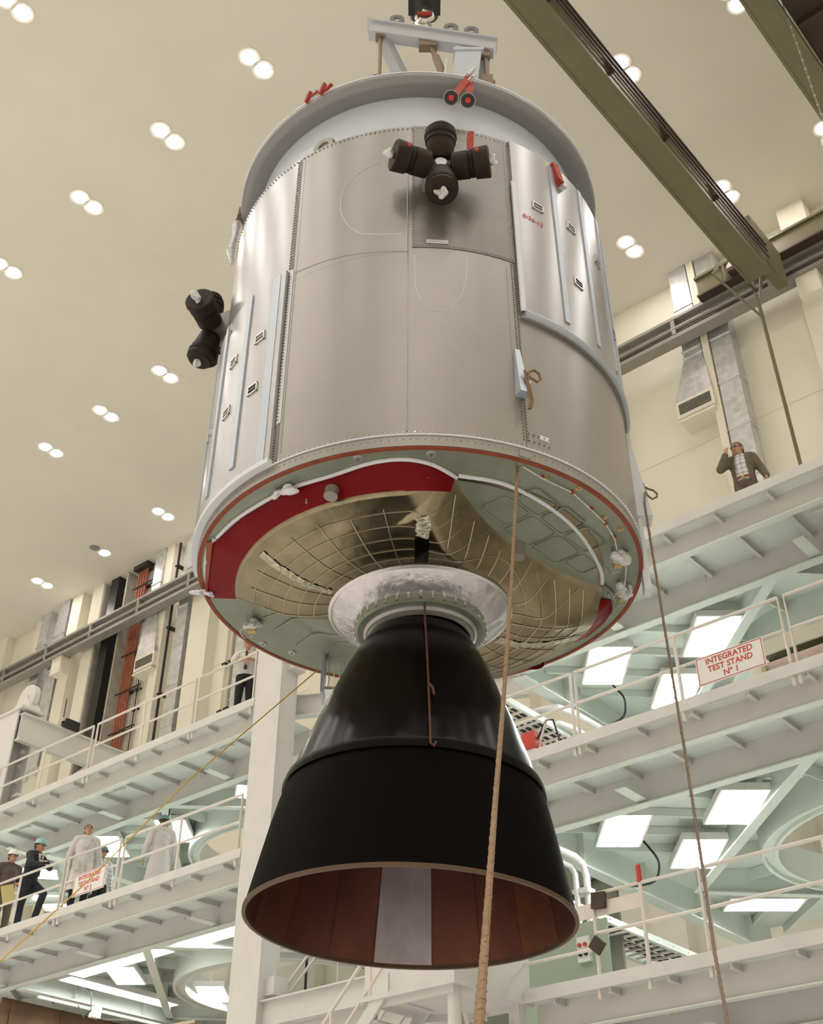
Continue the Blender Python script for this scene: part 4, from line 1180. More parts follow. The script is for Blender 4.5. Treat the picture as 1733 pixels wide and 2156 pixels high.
# white bulb strips framing the cut-outs
def strip(pts, r, m, name, z=-.012):
    P = []
    for i in range(len(pts) - 1):
        p0 = Vector(pts[max(0, i - 1)]); p1 = Vector(pts[i]); p2 = Vector(pts[i + 1]); p3 = Vector(pts[min(len(pts) - 1, i + 2)])
        for k in range(5):
            t = k / 5
            P.append(.5 * ((2 * p1) + (-p0 + p2) * t + (2 * p0 - 5 * p1 + 4 * p2 - p3) * t * t + (-p0 + 3 * p1 - 3 * p2 + p3) * t ** 3))
    P.append(Vector(pts[-1]))
    v2 = []
    return MB().tube([(p[0], p[1], z) for p in P], r, 8).build(name, m, sm, True)
BAR1 = [(-1.70, -.74), (-1.478, -1.038), (-1.079, -1.398), (-.692, -1.598), (-.391, -1.755), (-.136, -1.802), (.084, -1.737), (.279, -1.566)]
strip(BAR1, .017, M_edge, 'cutout_edge_strip', -.014)
strip([(.29, -1.598), (.648, -1.492), (1.01, -1.204), (1.323, -.797), (1.553, -.287), (1.611, -.016)], .018, M_edge, 'cutout_edge_strip', -.016)
strip([(1.62, .02), (1.72, .16), (1.77, .34), (1.775, .5)], .022, M_base, 'cutout_edge_strip', -.012)
MB().bar((-1.72, -.72, -.016), (-1.83, -.33, -.016), .05, .02).build('cutout_edge_strip', M_edge, sm)
# red covers: slanting sheets from the plate to the edge of the shield
def red_sheet(outer, inner, name='red_cover'):
    n = 40
    def samp(pts, f):
        L = [0]
        for i in range(len(pts) - 1): L.append(L[-1] + (Vector(pts[i + 1]) - Vector(pts[i])).length)
        d = f * L[-1]
        for i in range(len(pts) - 1):
            if d <= L[i + 1] + 1e-9:
                return Vector(pts[i]).lerp(Vector(pts[i + 1]), (d - L[i]) / max(1e-9, L[i + 1] - L[i]))
        return Vector(pts[-1])
    v2 = []; f2 = []
    for i in range(n + 1):
        a = samp(outer, i / n); b = samp(inner, i / n)
        for k in range(5):
            p = a.lerp(b, k / 4); v2.append(tuple(p))
    for i in range(n):
        for k in range(4): f2.append((5 * i + k, 5 * i + k + 1, 5 * i + 6 + k, 5 * i + 5 + k))
    return MB().add(v2, f2).build(name, M_red, sm, True)
inner = [(1.615 * math.sin(math.radians(t)), -1.615 * math.cos(math.radians(t)), -.175) for t in fr(8, -89.5, 30)]
outer = [(.268, -1.56, -.008)] + [(x * .985, y * .985, -.008) for x, y in reversed(BAR1[:-1])] + [(-1.745, -.70, -.03), (-1.80, -.4, -.05), (-1.88, -.05, -.06), (-1.925, .17, -.05)]
rc = red_sheet(outer, inner)
for x, y, z in ((.05, -1.66, -.06), (.02, -1.62, -.1), (-.8, -1.4, -.08), (-.9, -1.42, -.12)): MB().cyl((x, y, z - .03), (x, y, z + .01), .008, 8).build('cover_screw', M_steel, rc)
MB().hexa([(-1.76, -.70, -.03), (-1.80, -.66, -.01), (-1.93, .16, -.01), (-1.925, .17, -.05), (-1.74, -.70, -.05), (-1.78, -.68, -.03), (-1.92, .1, -.03), (-1.90, .12, -.08)]).build('cover_side_flap', M_orange, rc)
inner = [(1.6 * math.sin(math.radians(t)), -1.6 * math.cos(math.radians(t)), -.16) for t in fr(99, 126, 12)]
red_sheet([(1.60, .22, -.03), (1.73, .28, -.006), (1.765, .5, -.006), (1.72, .7, -.006), (1.6, .95, -.006)], inner)
MB().lathe([(.09, 0), (.09, .03), (.075, .03), (.075, 0)], 14, c=(1.13, 1.42, -.06), a0=PI * .1, a1=PI * 1.2).build('red_cover_clip', M_red, sm, True)
# plugs, discs, lights, wiring on the aft end
MB().cyl((-.70, -1.575, -.2), (-.69, -1.56, -.12), .056, 16).build('grey_plug', M_screw, sm, True)
MB().cyl((.79, -.93, -.34), (.80, -.92, -.2), .05, 14).build('grey_plug', M_screw, sm, True)
for x, y in ((-1.5, 1.09), (-1.234, 1.266), (-1.62, .80), (-.483, -1.80), (.076, -1.85), (1.72, .18)):
    d = MB().lathe([(.0005, -.014), (.036, -.014), (.042, -.004)], 20, c=(x, y, 0)).build('locator_disc', M_rad, sm, True)
    MB().box(x - .006, x + .006, y - .008, y + .008, -.017, -.013).build('disc_mark', M_dark, d)
def cluster(x, y, name='wrapped_fitting'):
    e = MB().cyl((x, y, -.13), (x, y, 0), .05, 12).build(name, M_steel, sm, True)
    crumple('plastic_wrap', (x, y, -.09), .075, M_plastic, e, int(x * 100))
    crumple('plastic_wrap', (x + .05, y + .07, -.05), .05, M_plastic, e, int(x * 100) + 1)
    MB().box(x - .03, x + .04, y + .04, y + .1, -.14, -.07).build('gold_tab', M_brass, e)
    MB().tube([(x - .05, y, -.1), (x - .1, y + .03, -.16), (x - .06, y + .08, -.2), (x + .02, y + .1, -.16)], .0035, 5).build('tie_wire', M_chrome, e)
cluster(-1.55, .56); cluster(1.67, -.55); cluster(1.79, .0)
MB().tube([(.78, -1.72, -.02), (.95, -1.58, -.035), (1.2, -1.38, -.02), (1.38, -1.15, -.03), (1.52, -.95, -.02), (1.62, -.75, -.04), (1.67, -.55, -.06), (1.78, -.3, -.03), (1.80, -.05, -.06)], .006, 5).build('instrument_wire', M_plastic, sm)
for x, y in ((.95, -1.58), (1.2, -1.38), (1.38, -1.15), (1.52, -.95), (1.62, -.75)):
    MB().cyl((x, y, -.03), (x, y, 0), .014, 8).build('red_stud', M_tag, sm)
for x, y in ((.98, -1.45 - .12), (1.25, -1.3 - .12), (1.5, -.9 - .12), (1.66, -.75 - .1), (1.62, -.62 - .1)):
    MB().lathe([(.012, -.003), (.03, -.006), (.03, 0)], 12, c=(x, y, -.004)).build('drain_grommet', M_brass, sm, True)
for q, (c_, r_, s_) in enumerate((((-1.06, -1.44, -.05), .075, (1.1, .8, .5)), ((-1.13, -1.40, -.04), .05, (.7, .7, .6)), ((-1.93, .07, -.06), .06, (1.1, .6, .5)), ((-2.0, .12, -.03), .05, (1, .5, .5)), ((-1.86, .03, -.1), .05, (.9, .6, .6)))):
    crumple('white_rag_tie', c_, r_, M_edge, sm, 40 + q, s_)
F = Matrix.Translation((-.84, 1.36, -.34))
bk = MB().box(-.1, -.07, -.14, .14, -.1, .3).xf(F).build('holed_bracket', M_ribp, sm)
MB().lathe([(.055, 0), (.075, 0), (.075, .02), (.055, .02)], 20, M=F @ Matrix.Translation((-.105, 0, .05)) @ Matrix.Rotation(PI / 2, 4, 'Y'), closed=True).build('bracket_hole', M_dark, bk)
MB().box(-.07, .22, -.1, .1, -.06, -.03).xf(F).build('bracket_shelf', M_chrome, bk)
for q in range(5): MB().tube([F @ Vector((-.04 + q * .05, -.05, .28)), F @ Vector((-.03 + q * .05, .0, .1)), F @ Vector((-.05 + q * .055, .04, -.03))], .006, 5).build('cable', M_chrome, bk)

# ---- engine: closing ring, collar and nozzle
TI = Matrix.Translation((.01, 0, 0)) @ Matrix.Rotation(math.radians(1.9), 4, 'Y')
en = MB().lathe([(.79, -.25), (.80, -.325), (.775, -.34), (.76, -.325)], 96).build('engine_mount_ring', M_steel, sm, True)
m = MB()
rn = random.Random(11)
NP = 90
prof = [(.775, -.325), (.73, -.37), (.66, -.41), (.60, -.44), (.565, -.45)]
vs = []; fs = []
for i, (r, z) in enumerate(prof):
    for k in range(NP):
        a = 2 * PI * k / NP; j = 0 if i in (0, 4) else rn.uniform(-.012, .012)
        vs.append((r * math.sin(a), -r * math.cos(a), z + j))
for i in range(4):
    for k in range(NP): fs.append((i * NP + k, i * NP + (k + 1) % NP, (i + 1) * NP + (k + 1) % NP, (i + 1) * NP + k))
MB().add(vs, fs).build('foil_closeout', M_foil, en, True)
MB().lathe([(.57, -.445), (.575, -.50), (.54, -.515), (.50, -.50), (.47, -.49)], 72).build('gimbal_boot', M_base, en, True)
for q in range(36):
    a = 2 * PI * q / 36
    p = Vector((.572 * math.sin(a), -.572 * math.cos(a), -.475))
    MB().bar(p + Vector((0, 0, -.028)), p + Vector((0, 0, .028)), .022, .012, (math.sin(a), -math.cos(a), 0)).build('boot_clip', M_chrome, en)
m = MB(); m.lathe([(.475, -.47), (.49, -.53), (.465, -.55), (.45, -.53), (.45, -.47)], 72, closed=True); m.build('collar', M_rad, en, True)
m = MB(); m.lathe([(.455, -.5), (.46, -.56), (.43, -.575), (.40, -.55)], 72); m.build('collar_ring', M_screw, en, True)
nz = MB().lathe([(.37, -.5), (.395, -.54), (.44, -.6), (.53, -.76), (.60, -.9), (.705, -1.15), (.825, -1.45), (.935, -1.75), (.995, -1.925)], 128, M=TI).build('engine_nozzle', M_noz1, sm, True)
nz['label'] = 'black bell of the main engine'
m = MB(); m.lathe([(.985, -1.90), (1.012, -1.91), (1.02, -1.93), (1.02, -1.965), (1.035, -1.97), (1.035, -2.0), (1.0, -2.01)], 128, M=TI); m.build('joint_flange', M_noz1, nz, True)
ext = [(1.012, -1.98), (1.06, -2.15), (1.1, -2.32), (1.155, -2.58), (1.205, -2.82), (1.222, -2.9)]
MB().lathe(ext, 160, M=TI).build('nozzle_extension', M_noz, nz, True)
# inner gores, each a panel of its own with a welded seam
edges = [0, 17, 38, 62, 85, 110, 133, 152, 171.5, 194.5, 213, 234, 258, 280, 305, 332, 360]
for q in range(len(edges) - 1):
    a0, a1 = math.radians(edges[q]), math.radians(edges[q + 1])
    mm = M_gore2 if 171 < edges[q] < 172 else (M_gore3 if q % 3 == 2 else M_gore)  # rear middle gore gets the painted reflection
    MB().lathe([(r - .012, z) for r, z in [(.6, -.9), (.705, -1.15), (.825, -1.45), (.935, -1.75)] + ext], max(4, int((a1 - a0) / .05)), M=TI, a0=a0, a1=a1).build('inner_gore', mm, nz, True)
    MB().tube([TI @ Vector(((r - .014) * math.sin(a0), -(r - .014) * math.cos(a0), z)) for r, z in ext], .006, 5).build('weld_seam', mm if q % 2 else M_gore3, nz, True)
m = MB(); m.lathe([(1.222, -2.9), (1.234, -2.905), (1.234, -2.93), (1.222, -2.935), (1.206, -2.93), (1.206, -2.9)], 160, M=TI, closed=True); m.build('exit_rim', mat('brown_rim', (.10, .06, .035), .5, .3), nz, True)
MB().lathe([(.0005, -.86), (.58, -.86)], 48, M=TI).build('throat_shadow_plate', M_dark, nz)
# cord hanging down the front of the bell
cd = MB().tube([hp(4, -.47, .5), hp(3.6, -.62, .52), hp(3.9, -.95, .64), hp(3.7, -1.4, .83), hp(3.3, -1.9, 1.03), hp(3.2, -1.99, 1.065), hp(4.6, -2.02, 1.07), hp(5.4, -1.98, 1.06)], .009, 6).build('bell_cord', mat('brown_cord', (.10, .045, .025), .8), None, True)
cd.location = (SMX, SMY, SMZ); cd.rotation_euler = (0, 0, SMR)
tag(cd, 'thin brown cord hanging down the front of the black engine bell', 'cord')
kn = MB().tube([hp(4.2, -1.42, .85), hp(5.5, -1.46, .87), hp(6, -1.53, .9)], .01, 6).build('cord_knot', MATS['brown_cord'], cd, True)

# ------------------------------------------------------------------ sling, hook, streamers, ropes
def at_sm(o): o.location = (SMX, SMY, SMZ); o.rotation_euler = (0, 0, SMR); return o
sl = at_sm(empty('lifting_sling', label='grey steel lifting sling frame above the module', cat='sling'))
MB().bar((-.62, 0, 8.6), (1.02, 0, 8.17), .16, .2).build('spreader_beam', M_sling, sl)
MB().bar((-.66, 0, 8.72), (1.05, 0, 8.27), .24, .025).build('beam_flange', M_sling, sl)
MB().bar((-.48, .05, 8.56), (.95, 1.3, 5.6), .15, .15).build('diagonal_beam', M_sling, sl)
MB().bar((.86, .05, 8.1), (.9, 1.2, 5.6), .15, .15).build('diagonal_beam', M_sling, sl)
for x, z in ((-.27, 8.72), (.45, 8.52), (.72, 8.45)):
    lg = MB().lathe([(.05, -.02), (.1, -.02), (.1, .02), (.05, .02)], 18, M=Matrix.Translation((x, 0, z + .14)) @ Matrix.Rotation(PI / 2, 4, 'X'), closed=True).build('lifting_lug', M_ring, sl, True)
    MB().box(x - .1, x + .1, -.03, .03, z - .02, z + .07).build('lug_foot', M_ring, lg)
for x, zt in ((-.49, 8.5), (.885, 8.05)):
    l = MB().cyl((x, 0, 7.55), (x, 0, zt), .028, 10).build('link_rod', M_slingd, sl, True)
    MB().box(x - .06, x + .06, -.05, .05, zt - .08, zt + .1).build('upper_clevis', M_slingd, l)
    MB().box(x - .075, x + .075, -.05, .05, 7.36, 7.56).cyl((x - .1, 0, 7.42), (x + .1, 0, 7.42), .05, 10).build('lower_clevis', M_slingd, l)
    MB().cyl((x, 0, 7.4), (x * 1.6, -.4, 4.72), .02, 8).build('lower_cable', M_slingd, l, True)
cl = MB().cyl((.16, 0, 8.28), (.24, 0, 8.0), .035, 8).cyl((.24, 0, 8.0), (.36, 0, 7.45), .055, 10).cyl((.36, 0, 7.45), (.5, .2, 4.72), .02, 8).build('turnbuckle', M_slingd, sl, True)
MB().box(.02, .26, -.06, .06, 8.2, 8.34).build('turnbuckle_bracket', M_slingd, cl)
MB().hexa([(.43, -.1, 7.3), (.75, -.1, 7.3), (.75, .1, 7.3), (.43, .1, 7.3), (.5, -.1, 8.12), (.83, -.1, 8.0), (.83, .1, 8.0), (.5, .1, 8.12)]).build('ballast_box', M_neck, sl)
MB().box(.47, .86, -.12, .12, 8.0, 8.05).build('box_shelf', M_neck, sl)
MB().bar((.34, -.05, 7.45), (.38, -.05, 7.85), .07, .03).build('white_tag', M_edge, sl)
hk = at_sm(empty('crane_hook', label='dark crane hook block with a shackle above the lifting sling', cat='hook'))
MB().cyl((.1, -.25, 9.36), (.1, .25, 9.36), .2, 20).build('hook_block', M_black, hk, True)
MB().box(-.12, .32, -.16, .16, 9.22, 9.6).build('block_cheeks', M_black, hk)
MB().tube([(.1, 0, 9.2), (.1, 0, 9.1), (.19, 0, 9.02), (.2, 0, 8.92), (.12, 0, 8.84), (.03, 0, 8.86), (0, 0, 8.93)], .04, 8).build('hook', M_steel, hk, True)
MB().tube([(.04, -.02, 8.84), (-.02, -.02, 8.74), (.03, 0, 8.62), (.13, 0, 8.6), (.19, .02, 8.68), (.15, .02, 8.82)], .032, 8).build('shackle', M_steel, hk, True)
MB().cyl((.0, -.06, 8.92), (.2, -.06, 8.92), .03, 8).build('safety_latch', M_tag, hk, True)
for dx in (-.12, -.04, .04, .12):
    MB().cyl((.1 + dx, 0, 9.5), (.1 + dx * 1.4, 0, 17.2), .014, 6).build('wire_rope', M_dark, hk)
def streamer(pts, w, name, label, cat='streamer', group=None, head=None):
    v2 = []; f2 = []
    for i, p in enumerate(pts):
        p = Vector(p); d = (Vector(pts[min(i + 1, len(pts) - 1)]) - Vector(pts[max(0, i - 1)])).normalized()
        s = d.cross(Vector((0, -1, 0))).normalized() * (w / 2)
        v2 += [tuple(p - s), tuple(p + s), tuple(p + s + Vector((0, .006, 0))), tuple(p - s + Vector((0, .006, 0)))]
    for i in range(len(pts) - 1):
        for k in range(4): f2.append((4 * i + k, 4 * i + (k + 1) % 4, 4 * i + 4 + (k + 1) % 4, 4 * i + 4 + k))
    f2 += [(0, 1, 2, 3), tuple(4 * (len(pts) - 1) + k for k in (3, 2, 1, 0))]
    e = at_sm(empty(name, label=label, cat=cat, group=group))
    MB().add(v2, f2).build('ribbon', M_tag, e)
    if head:
        x, y, z = head
        n = Vector((0, -.64, -.77)); u = Vector((1, 0, 0)); w = n.cross(u)
        D = Matrix(((u.x, w.x, n.x, x), (u.y, w.y, n.y, y - .05), (u.z, w.z, n.z, z), (0, 0, 0, 1)))
        MB().lathe([(.0005, -.05), (.07, -.05), (.072, 0), (.05, .004), (.0005, .0)], 24, M=D).build('plug', M_black, e, True)
        MB().lathe([(.066, -.01), (.076, -.01), (.076, .008), (.066, .008)], 24, M=D, closed=True).build('plug_rim', M_screw, e, True)
        MB().lathe([(.0005, .012), (.026, .012), (.028, 0)], 18, M=D).build('red_centre', mat('bright_red', (.65, .02, .03), .4), e, True)
        MB().box(x - .05, x + .05, y - .03, y + .03, z + .06, z + .09).build('tape', M_edge, e)
        q = Vector(pts[0]); MB().bar(q + Vector((-.02, -.01, -.01)), q + Vector((.05, 0, .12)), .05, .03).build('tie', M_plastic, e)
    return e
gs = 'red streamers at the top ring'
streamer([(.50, -2.03, 4.62), (.42, -2.04, 4.44), (.36, -2.06, 4.3), (.33, -2.07, 4.22)], .075, 'plug_streamer', 'round black plug on a red ribbon at the top ring, left of the two', group=gs, head=(.305, -2.06, 4.14))
streamer([(.505, -2.0, 4.55), (.49, -2.03, 4.4), (.475, -2.05, 4.2)], .075, 'plug_streamer', 'round black plug on a red ribbon at the top ring, right of the two', group=gs, head=(.465, -2.05, 4.11))
p0 = hp(14.1, 3.86, R + .012)
streamer([hp(14.4, 3.9, R + .012), hp(14.2, 3.75, R + .014), hp(13.9, 3.62, R + .012)], .07, 'red_tape', 'red tape strip on the dull panel right of the front thruster cluster', 'tape')
e = at_sm(empty('red_pouch', label='red wrapped pouch hanging at the top of the right radiator panel', cat='pouch'))
MB().hexa([hp(41.3, 3.66, R + .03), hp(43.5, 3.64, R + .03), hp(43.5, 3.64, R + .1), hp(41.3, 3.66, R + .1), hp(40.5, 3.9, R + .02), hp(42.8, 3.92, R + .02), hp(42.8, 3.92, R + .07), hp(40.5, 3.9, R + .07)]).build('pouch', M_tag, e)
MB().hexa([hp(43.4, 3.62, R + .03), hp(45, 3.62, R + .03), hp(45, 3.62, R + .09), hp(43.4, 3.62, R + .09), hp(42.8, 3.85, R + .02), hp(44, 3.88, R + .02), hp(44, 3.88, R + .06), hp(42.8, 3.85, R + .06)]).build('plastic', M_plastic, e)
e = at_sm(empty('red_clips', label='small red clips tied to the top ring on the left', cat='clip'))
for x, y, r_ in ((-1.15, -1.64, .3), (-1.0, -1.74, -.4)):
    MB().bar((x, y, 4.73), (x + .04, y - .03, 4.86), .04, .03).bar((x + .03, y, 4.76), (x + .12, y - .08, 4.8 + .04 * r_), .03, .03).build('clip', M_tag, e)
MB().bar((-1.1, -1.66, 4.74), (-.98, -1.73, 4.83), .02, .02).build('tie', M_plastic, e)
e = at_sm(empty('plastic_rag', label='crumpled plastic rag tied to the left edge of the top ring', cat='rag'))
MB().tube([hp(-87, 4.8, 1.99), hp(-87, 4.62, 2.03), hp(-88, 4.45, 2.04), hp(-87, 4.2, 2.06), hp(-88, 4.02, 2.03)], .03, 6, rs=[.02, .05, .035, .05, .02]).build('rag', M_plastic, e, True)
MB().bar(hp(-85, 4.82, 2.0), hp(-86, 4.66, 2.02), .05, .04).build('strap', M_slingd, e)

def W(p): return Matrix.Translation((SMX, SMY, SMZ)) @ Matrix.Rotation(SMR, 4, 'Z') @ Vector(p)
def rope(name, pts, r, m, label, knots=(), strands=True):
    e = empty(name, tuple(pts[-1]), 0, label, 'rope')
    o = Vector(pts[-1]); P = [Vector(p) - o for p in pts]
    Q = []
    for i in range(len(P) - 1):
        for k in range(40): Q.append(P[i].lerp(P[i + 1], k / 40))
    Q.append(P[-1])
    MB().tube(Q, r, 8).build('line', m, e, True)
    # laid strand on the outside of the line
    T = []; s = 0.
    for i in range(len(Q) - 1):
        n = max(1, int((Q[i + 1] - Q[i]).length / (r * 1.1)))
        d = (Q[i + 1] - Q[i]).normalized(); u = d.orthogonal().normalized(); w = d.cross(u)
        for k in range(n):
            p = Q[i].lerp(Q[i + 1], k / n); a = s; s += 1.0
            T.append(p + (u * math.cos(a) + w * math.sin(a)) * r * .8)
    tag(MB().tube(T, r * .42, 4).build('strand', m, e, True), kind='stuff')
    for kn_ in knots:
        MB().tube([Vector(p) - o for p in kn_], r * .9, 7).build('knot', m, e, True)
    return e
k0 = W(hp(24.6, .74, R + .08)); 
rope('tag_line', [tuple(k0)] + [(-4.115, 6.23, 7.953), (-4.109, 6.087, 7.203), (-3.875, 5.57, 5.788), (-3.481, 4.858, 4.533), (-2.938, 3.998, 3.548), (-2.257, 2.992, 2.657), (-1.551, 2.012, 2.087)], .0125, M_rope, 'long tan rope tied to the front bracket, hanging past the engine bell',
     knots=[[tuple(W(hp(24.6 + dx, .74 + dz, R + .09))) for dx, dz in ((0, .02), (.6, .1), (2.0, .14), (3.3, .12), (3.6, .06), (2.6, .02), (1.2, .04), (.1, .06), (-.5, .1), (-.3, .0), (.2, -.05))],
            [tuple(W(hp(24.6 + dx, .74 + dz, R + .09))) for dx, dz in ((.1, 0), (.7, -.1), (1.0, -.2), (.5, -.28), (-.1, -.3), (.4, -.22), (.1, -.12), (.2, -.05))]])
k1 = W(hp(85.5, .9, R + .13))
rope('tag_line', [tuple(k1)] + [(-3.894, 7.683, 7.613), (-3.87, 7.658, 6.681), (-3.807, 7.549, 5.864), (-3.699, 7.355, 5.168), (-3.506, 6.972, 4.239), (-3.287, 6.528, 3.553), (-2.935, 5.869, 2.864)], .011, M_rope2, 'thin grey brown rope hanging in front of the right test stand',
     knots=[[tuple(W(hp(85.5 + dx * .6, .9 + dz * .55, R + .13 + dr * .6))) for dx, dz, dr in ((0, .06, 0), (.4, .03, .05), (.5, 0, .12), (.3, -.08, .17), (0, -.15, .16), (-.2, -.2, .08), (.3, -.1, .02), (0, .1, -.02), (-.4, .14, -.03))]])
k2 = W((-.98, 1.62, .02))
rope('tag_line', [tuple(k2)] + [(-7.772, 6.182, 5.688), (-8.295, 5.666, 4.782), (-8.666, 5.135, 4.015)], .0062, M_yellow, 'thin yellow rope slanting from the module rim across the left stand', strands=False)
# ------------------------------------------------------------------ people
M_skin = mat('skin', (.52, .27, .18), .55)
M_lip = mat('lip', (.30, .10, .08), .5)
M_eyew = mat('eye', (.03, .02, .02), .2)
M_hairb = mat('brown_hair', (.05, .03, .02), .6)
M_hairg = mat('grey_brown_hair', (.10, .075, .055), .6)
M_coat = mat('white_lab_coat', (.62, .58, .565), .8, noise=.06, nscale=9)
M_suit = mat('dark_suit', (.012, .013, .02), .75)
M_brown = mat('brown_grey_shirt', (.10, .07, .065), .8)
M_trous = mat('grey_brown_trousers', (.12, .09, .07), .8)
M_blackt = mat('black_trousers', (.008, .008, .009), .8)
M_shirtw = mat('white_shirt', (.66, .64, .60), .75)
M_tie = mat('dark_tie', (.02, .02, .03), .6)
M_card = mat('olive_cardigan', (.16, .13, .09), .9, noise=.2, nscale=30)
M_shoe = mat('black_shoe', (.01, .01, .01), .35)
M_hatw = mat('white_hard_hat', (.80, .78, .72), .35)
M_hatb = mat('pale_blue_hard_hat', (.30, .52, .54), .35)
M_hatg = mat('sea_green_hard_hat', (.16, .33, .29), .35)
M_paper = mat('yellow_paper', (.70, .58, .26), .8)
M_belt = mat('red_brown_belt', (.25, .05, .025), .5)
def plaid():
    m = bpy.data.materials.new('plaid_shirt'); m.use_nodes = True
    nt = m.node_tree; b = nt.nodes['Principled BSDF']; b.inputs['Roughness'].default_value = .8
    tc = nt.nodes.new('ShaderNodeTexCoord'); sp = nt.nodes.new('ShaderNodeSeparateXYZ')
    nt.links.new(tc.outputs['Object'], sp.inputs[0])
    def lines(out, sc):
        a = nt.nodes.new('ShaderNodeMath'); a.operation = 'MULTIPLY'; a.inputs[1].default_value = sc
        f = nt.nodes.new('ShaderNodeMath'); f.operation = 'FRACT'
        g = nt.nodes.new('ShaderNodeMath'); g.operation = 'LESS_THAN'; g.inputs[1].default_value = .22
        nt.links.new(out, a.inputs[0]); nt.links.new(a.outputs[0], f.inputs[0]); nt.links.new(f.outputs[0], g.inputs[0]); return g
    a, c = lines(sp.outputs[0], 13), lines(sp.outputs[2], 12)
    mx = nt.nodes.new('ShaderNodeMath'); mx.operation = 'ADD'; nt.links.new(a.outputs[0], mx.inputs[0]); nt.links.new(c.outputs[0], mx.inputs[1])
    r = nt.nodes.new('ShaderNodeValToRGB'); r.color_ramp.elements[0].color = (.74, .72, .76, 1); r.color_ramp.elements[1].color = (.28, .26, .20, 1)
    h = nt.nodes.new('ShaderNodeMath'); h.operation = 'MULTIPLY'; h.inputs[1].default_value = .6; nt.links.new(mx.outputs[0], h.inputs[0])
    nt.links.new(h.outputs[0], r.inputs[0]); nt.links.new(r.outputs[0], b.inputs['Base Color'])
    return m
M_plaid = plaid()

def cap(p, q, r1, r2, sx=1., n=12):
    # closed tapered limb with round ends
    b = MB(); p, q = Vector(p), Vector(q); d = (q - p)
    L = d.length; d = d.normalized() if L > 1e-6 else Vector((0, 0, 1))
    pts = []; rs = []
    for k in range(5):
        t = PI / 2 * (1 - k / 4.); pts.append(p - d * r1 * math.sin(t)); rs.append(max(.001, r1 * math.cos(t)))
    for k in range(1, 6):
        t = PI / 2 * (k - 1) / 4.; pts.append(q + d * r2 * math.sin(t)); rs.append(max(.001, r2 * math.cos(t)))
    return b.tube(pts, 1, n, True, rs)
def ell(c, rx, ry, rz, M=None, n=16, m=10):
    b = MB(); b.sph((0, 0, 0), 1, n, m, (rx, ry, rz))
    T = Matrix.Translation(c) @ (M if M else Matrix.Identity(4))
    return b.xf(T)
def fuse(prims, voxel, name, m, parent, smooth=3):
    b = MB()
    for p in prims: b.add(p.v, p.f)
    o = b.build(name, m, None)
    r = o.modifiers.new('r', 'REMESH'); r.mode = 'VOXEL'; r.voxel_size = voxel
    s = o.modifiers.new('s', 'SMOOTH'); s.factor = .5; s.iterations = smooth
    dg = bpy.context.evaluated_depsgraph_get()
    me = bpy.data.meshes.new_from_object(o.evaluated_get(dg))
    bpy.data.objects.remove(o)
    me.polygons.foreach_set('use_smooth', [True] * len(me.polygons))
    me.materials.clear(); me.materials.append(m)
    o = bpy.data.objects.new(name, me); C.objects.link(o); o.parent = parent
    return o
def hand(W_, d, palm_n, side, curl=.5, spread=.0):
    # palm, four fingers of different lengths with a knuckle bend, thumb from the side of the palm
    d = Vector(d).normalized(); pn = Vector(palm_n); pn = (pn - d * pn.dot(d)).normalized(); w = d.cross(pn) * side
    W_ = Vector(W_); out = []
    for k in range(4):
        o = W_ + w * (-.028 + .019 * k)
        out.append(cap(W_ + w * (-.012 + .008 * k), o + d * .08, .018, .013, n=8))
    for k, L in enumerate((.062, .074, .070, .055)):
        a = W_ + w * (-.030 + .020 * k) + d * .085 + w * (k - 1.5) * spread
        k1 = a + (d * math.cos(curl * .5) + pn * math.sin(curl * .5)) * L * .55
        k2 = k1 + (d * math.cos(curl * 1.3) + pn * math.sin(curl * 1.3)) * L * .5
        out += [cap(a, k1, .0105, .0095, n=8), cap(k1, k2, .0095, .008, n=8)]
    t0 = W_ + d * .03 - w * .025; t1 = t0 - w * .03 + d * .03 + pn * .01; t2 = t1 - w * .006 + d * .03 + pn * .012
    out += [cap(t0, t1, .014, .012, n=8), cap(t1, t2, .011, .009, n=8)]
    return out
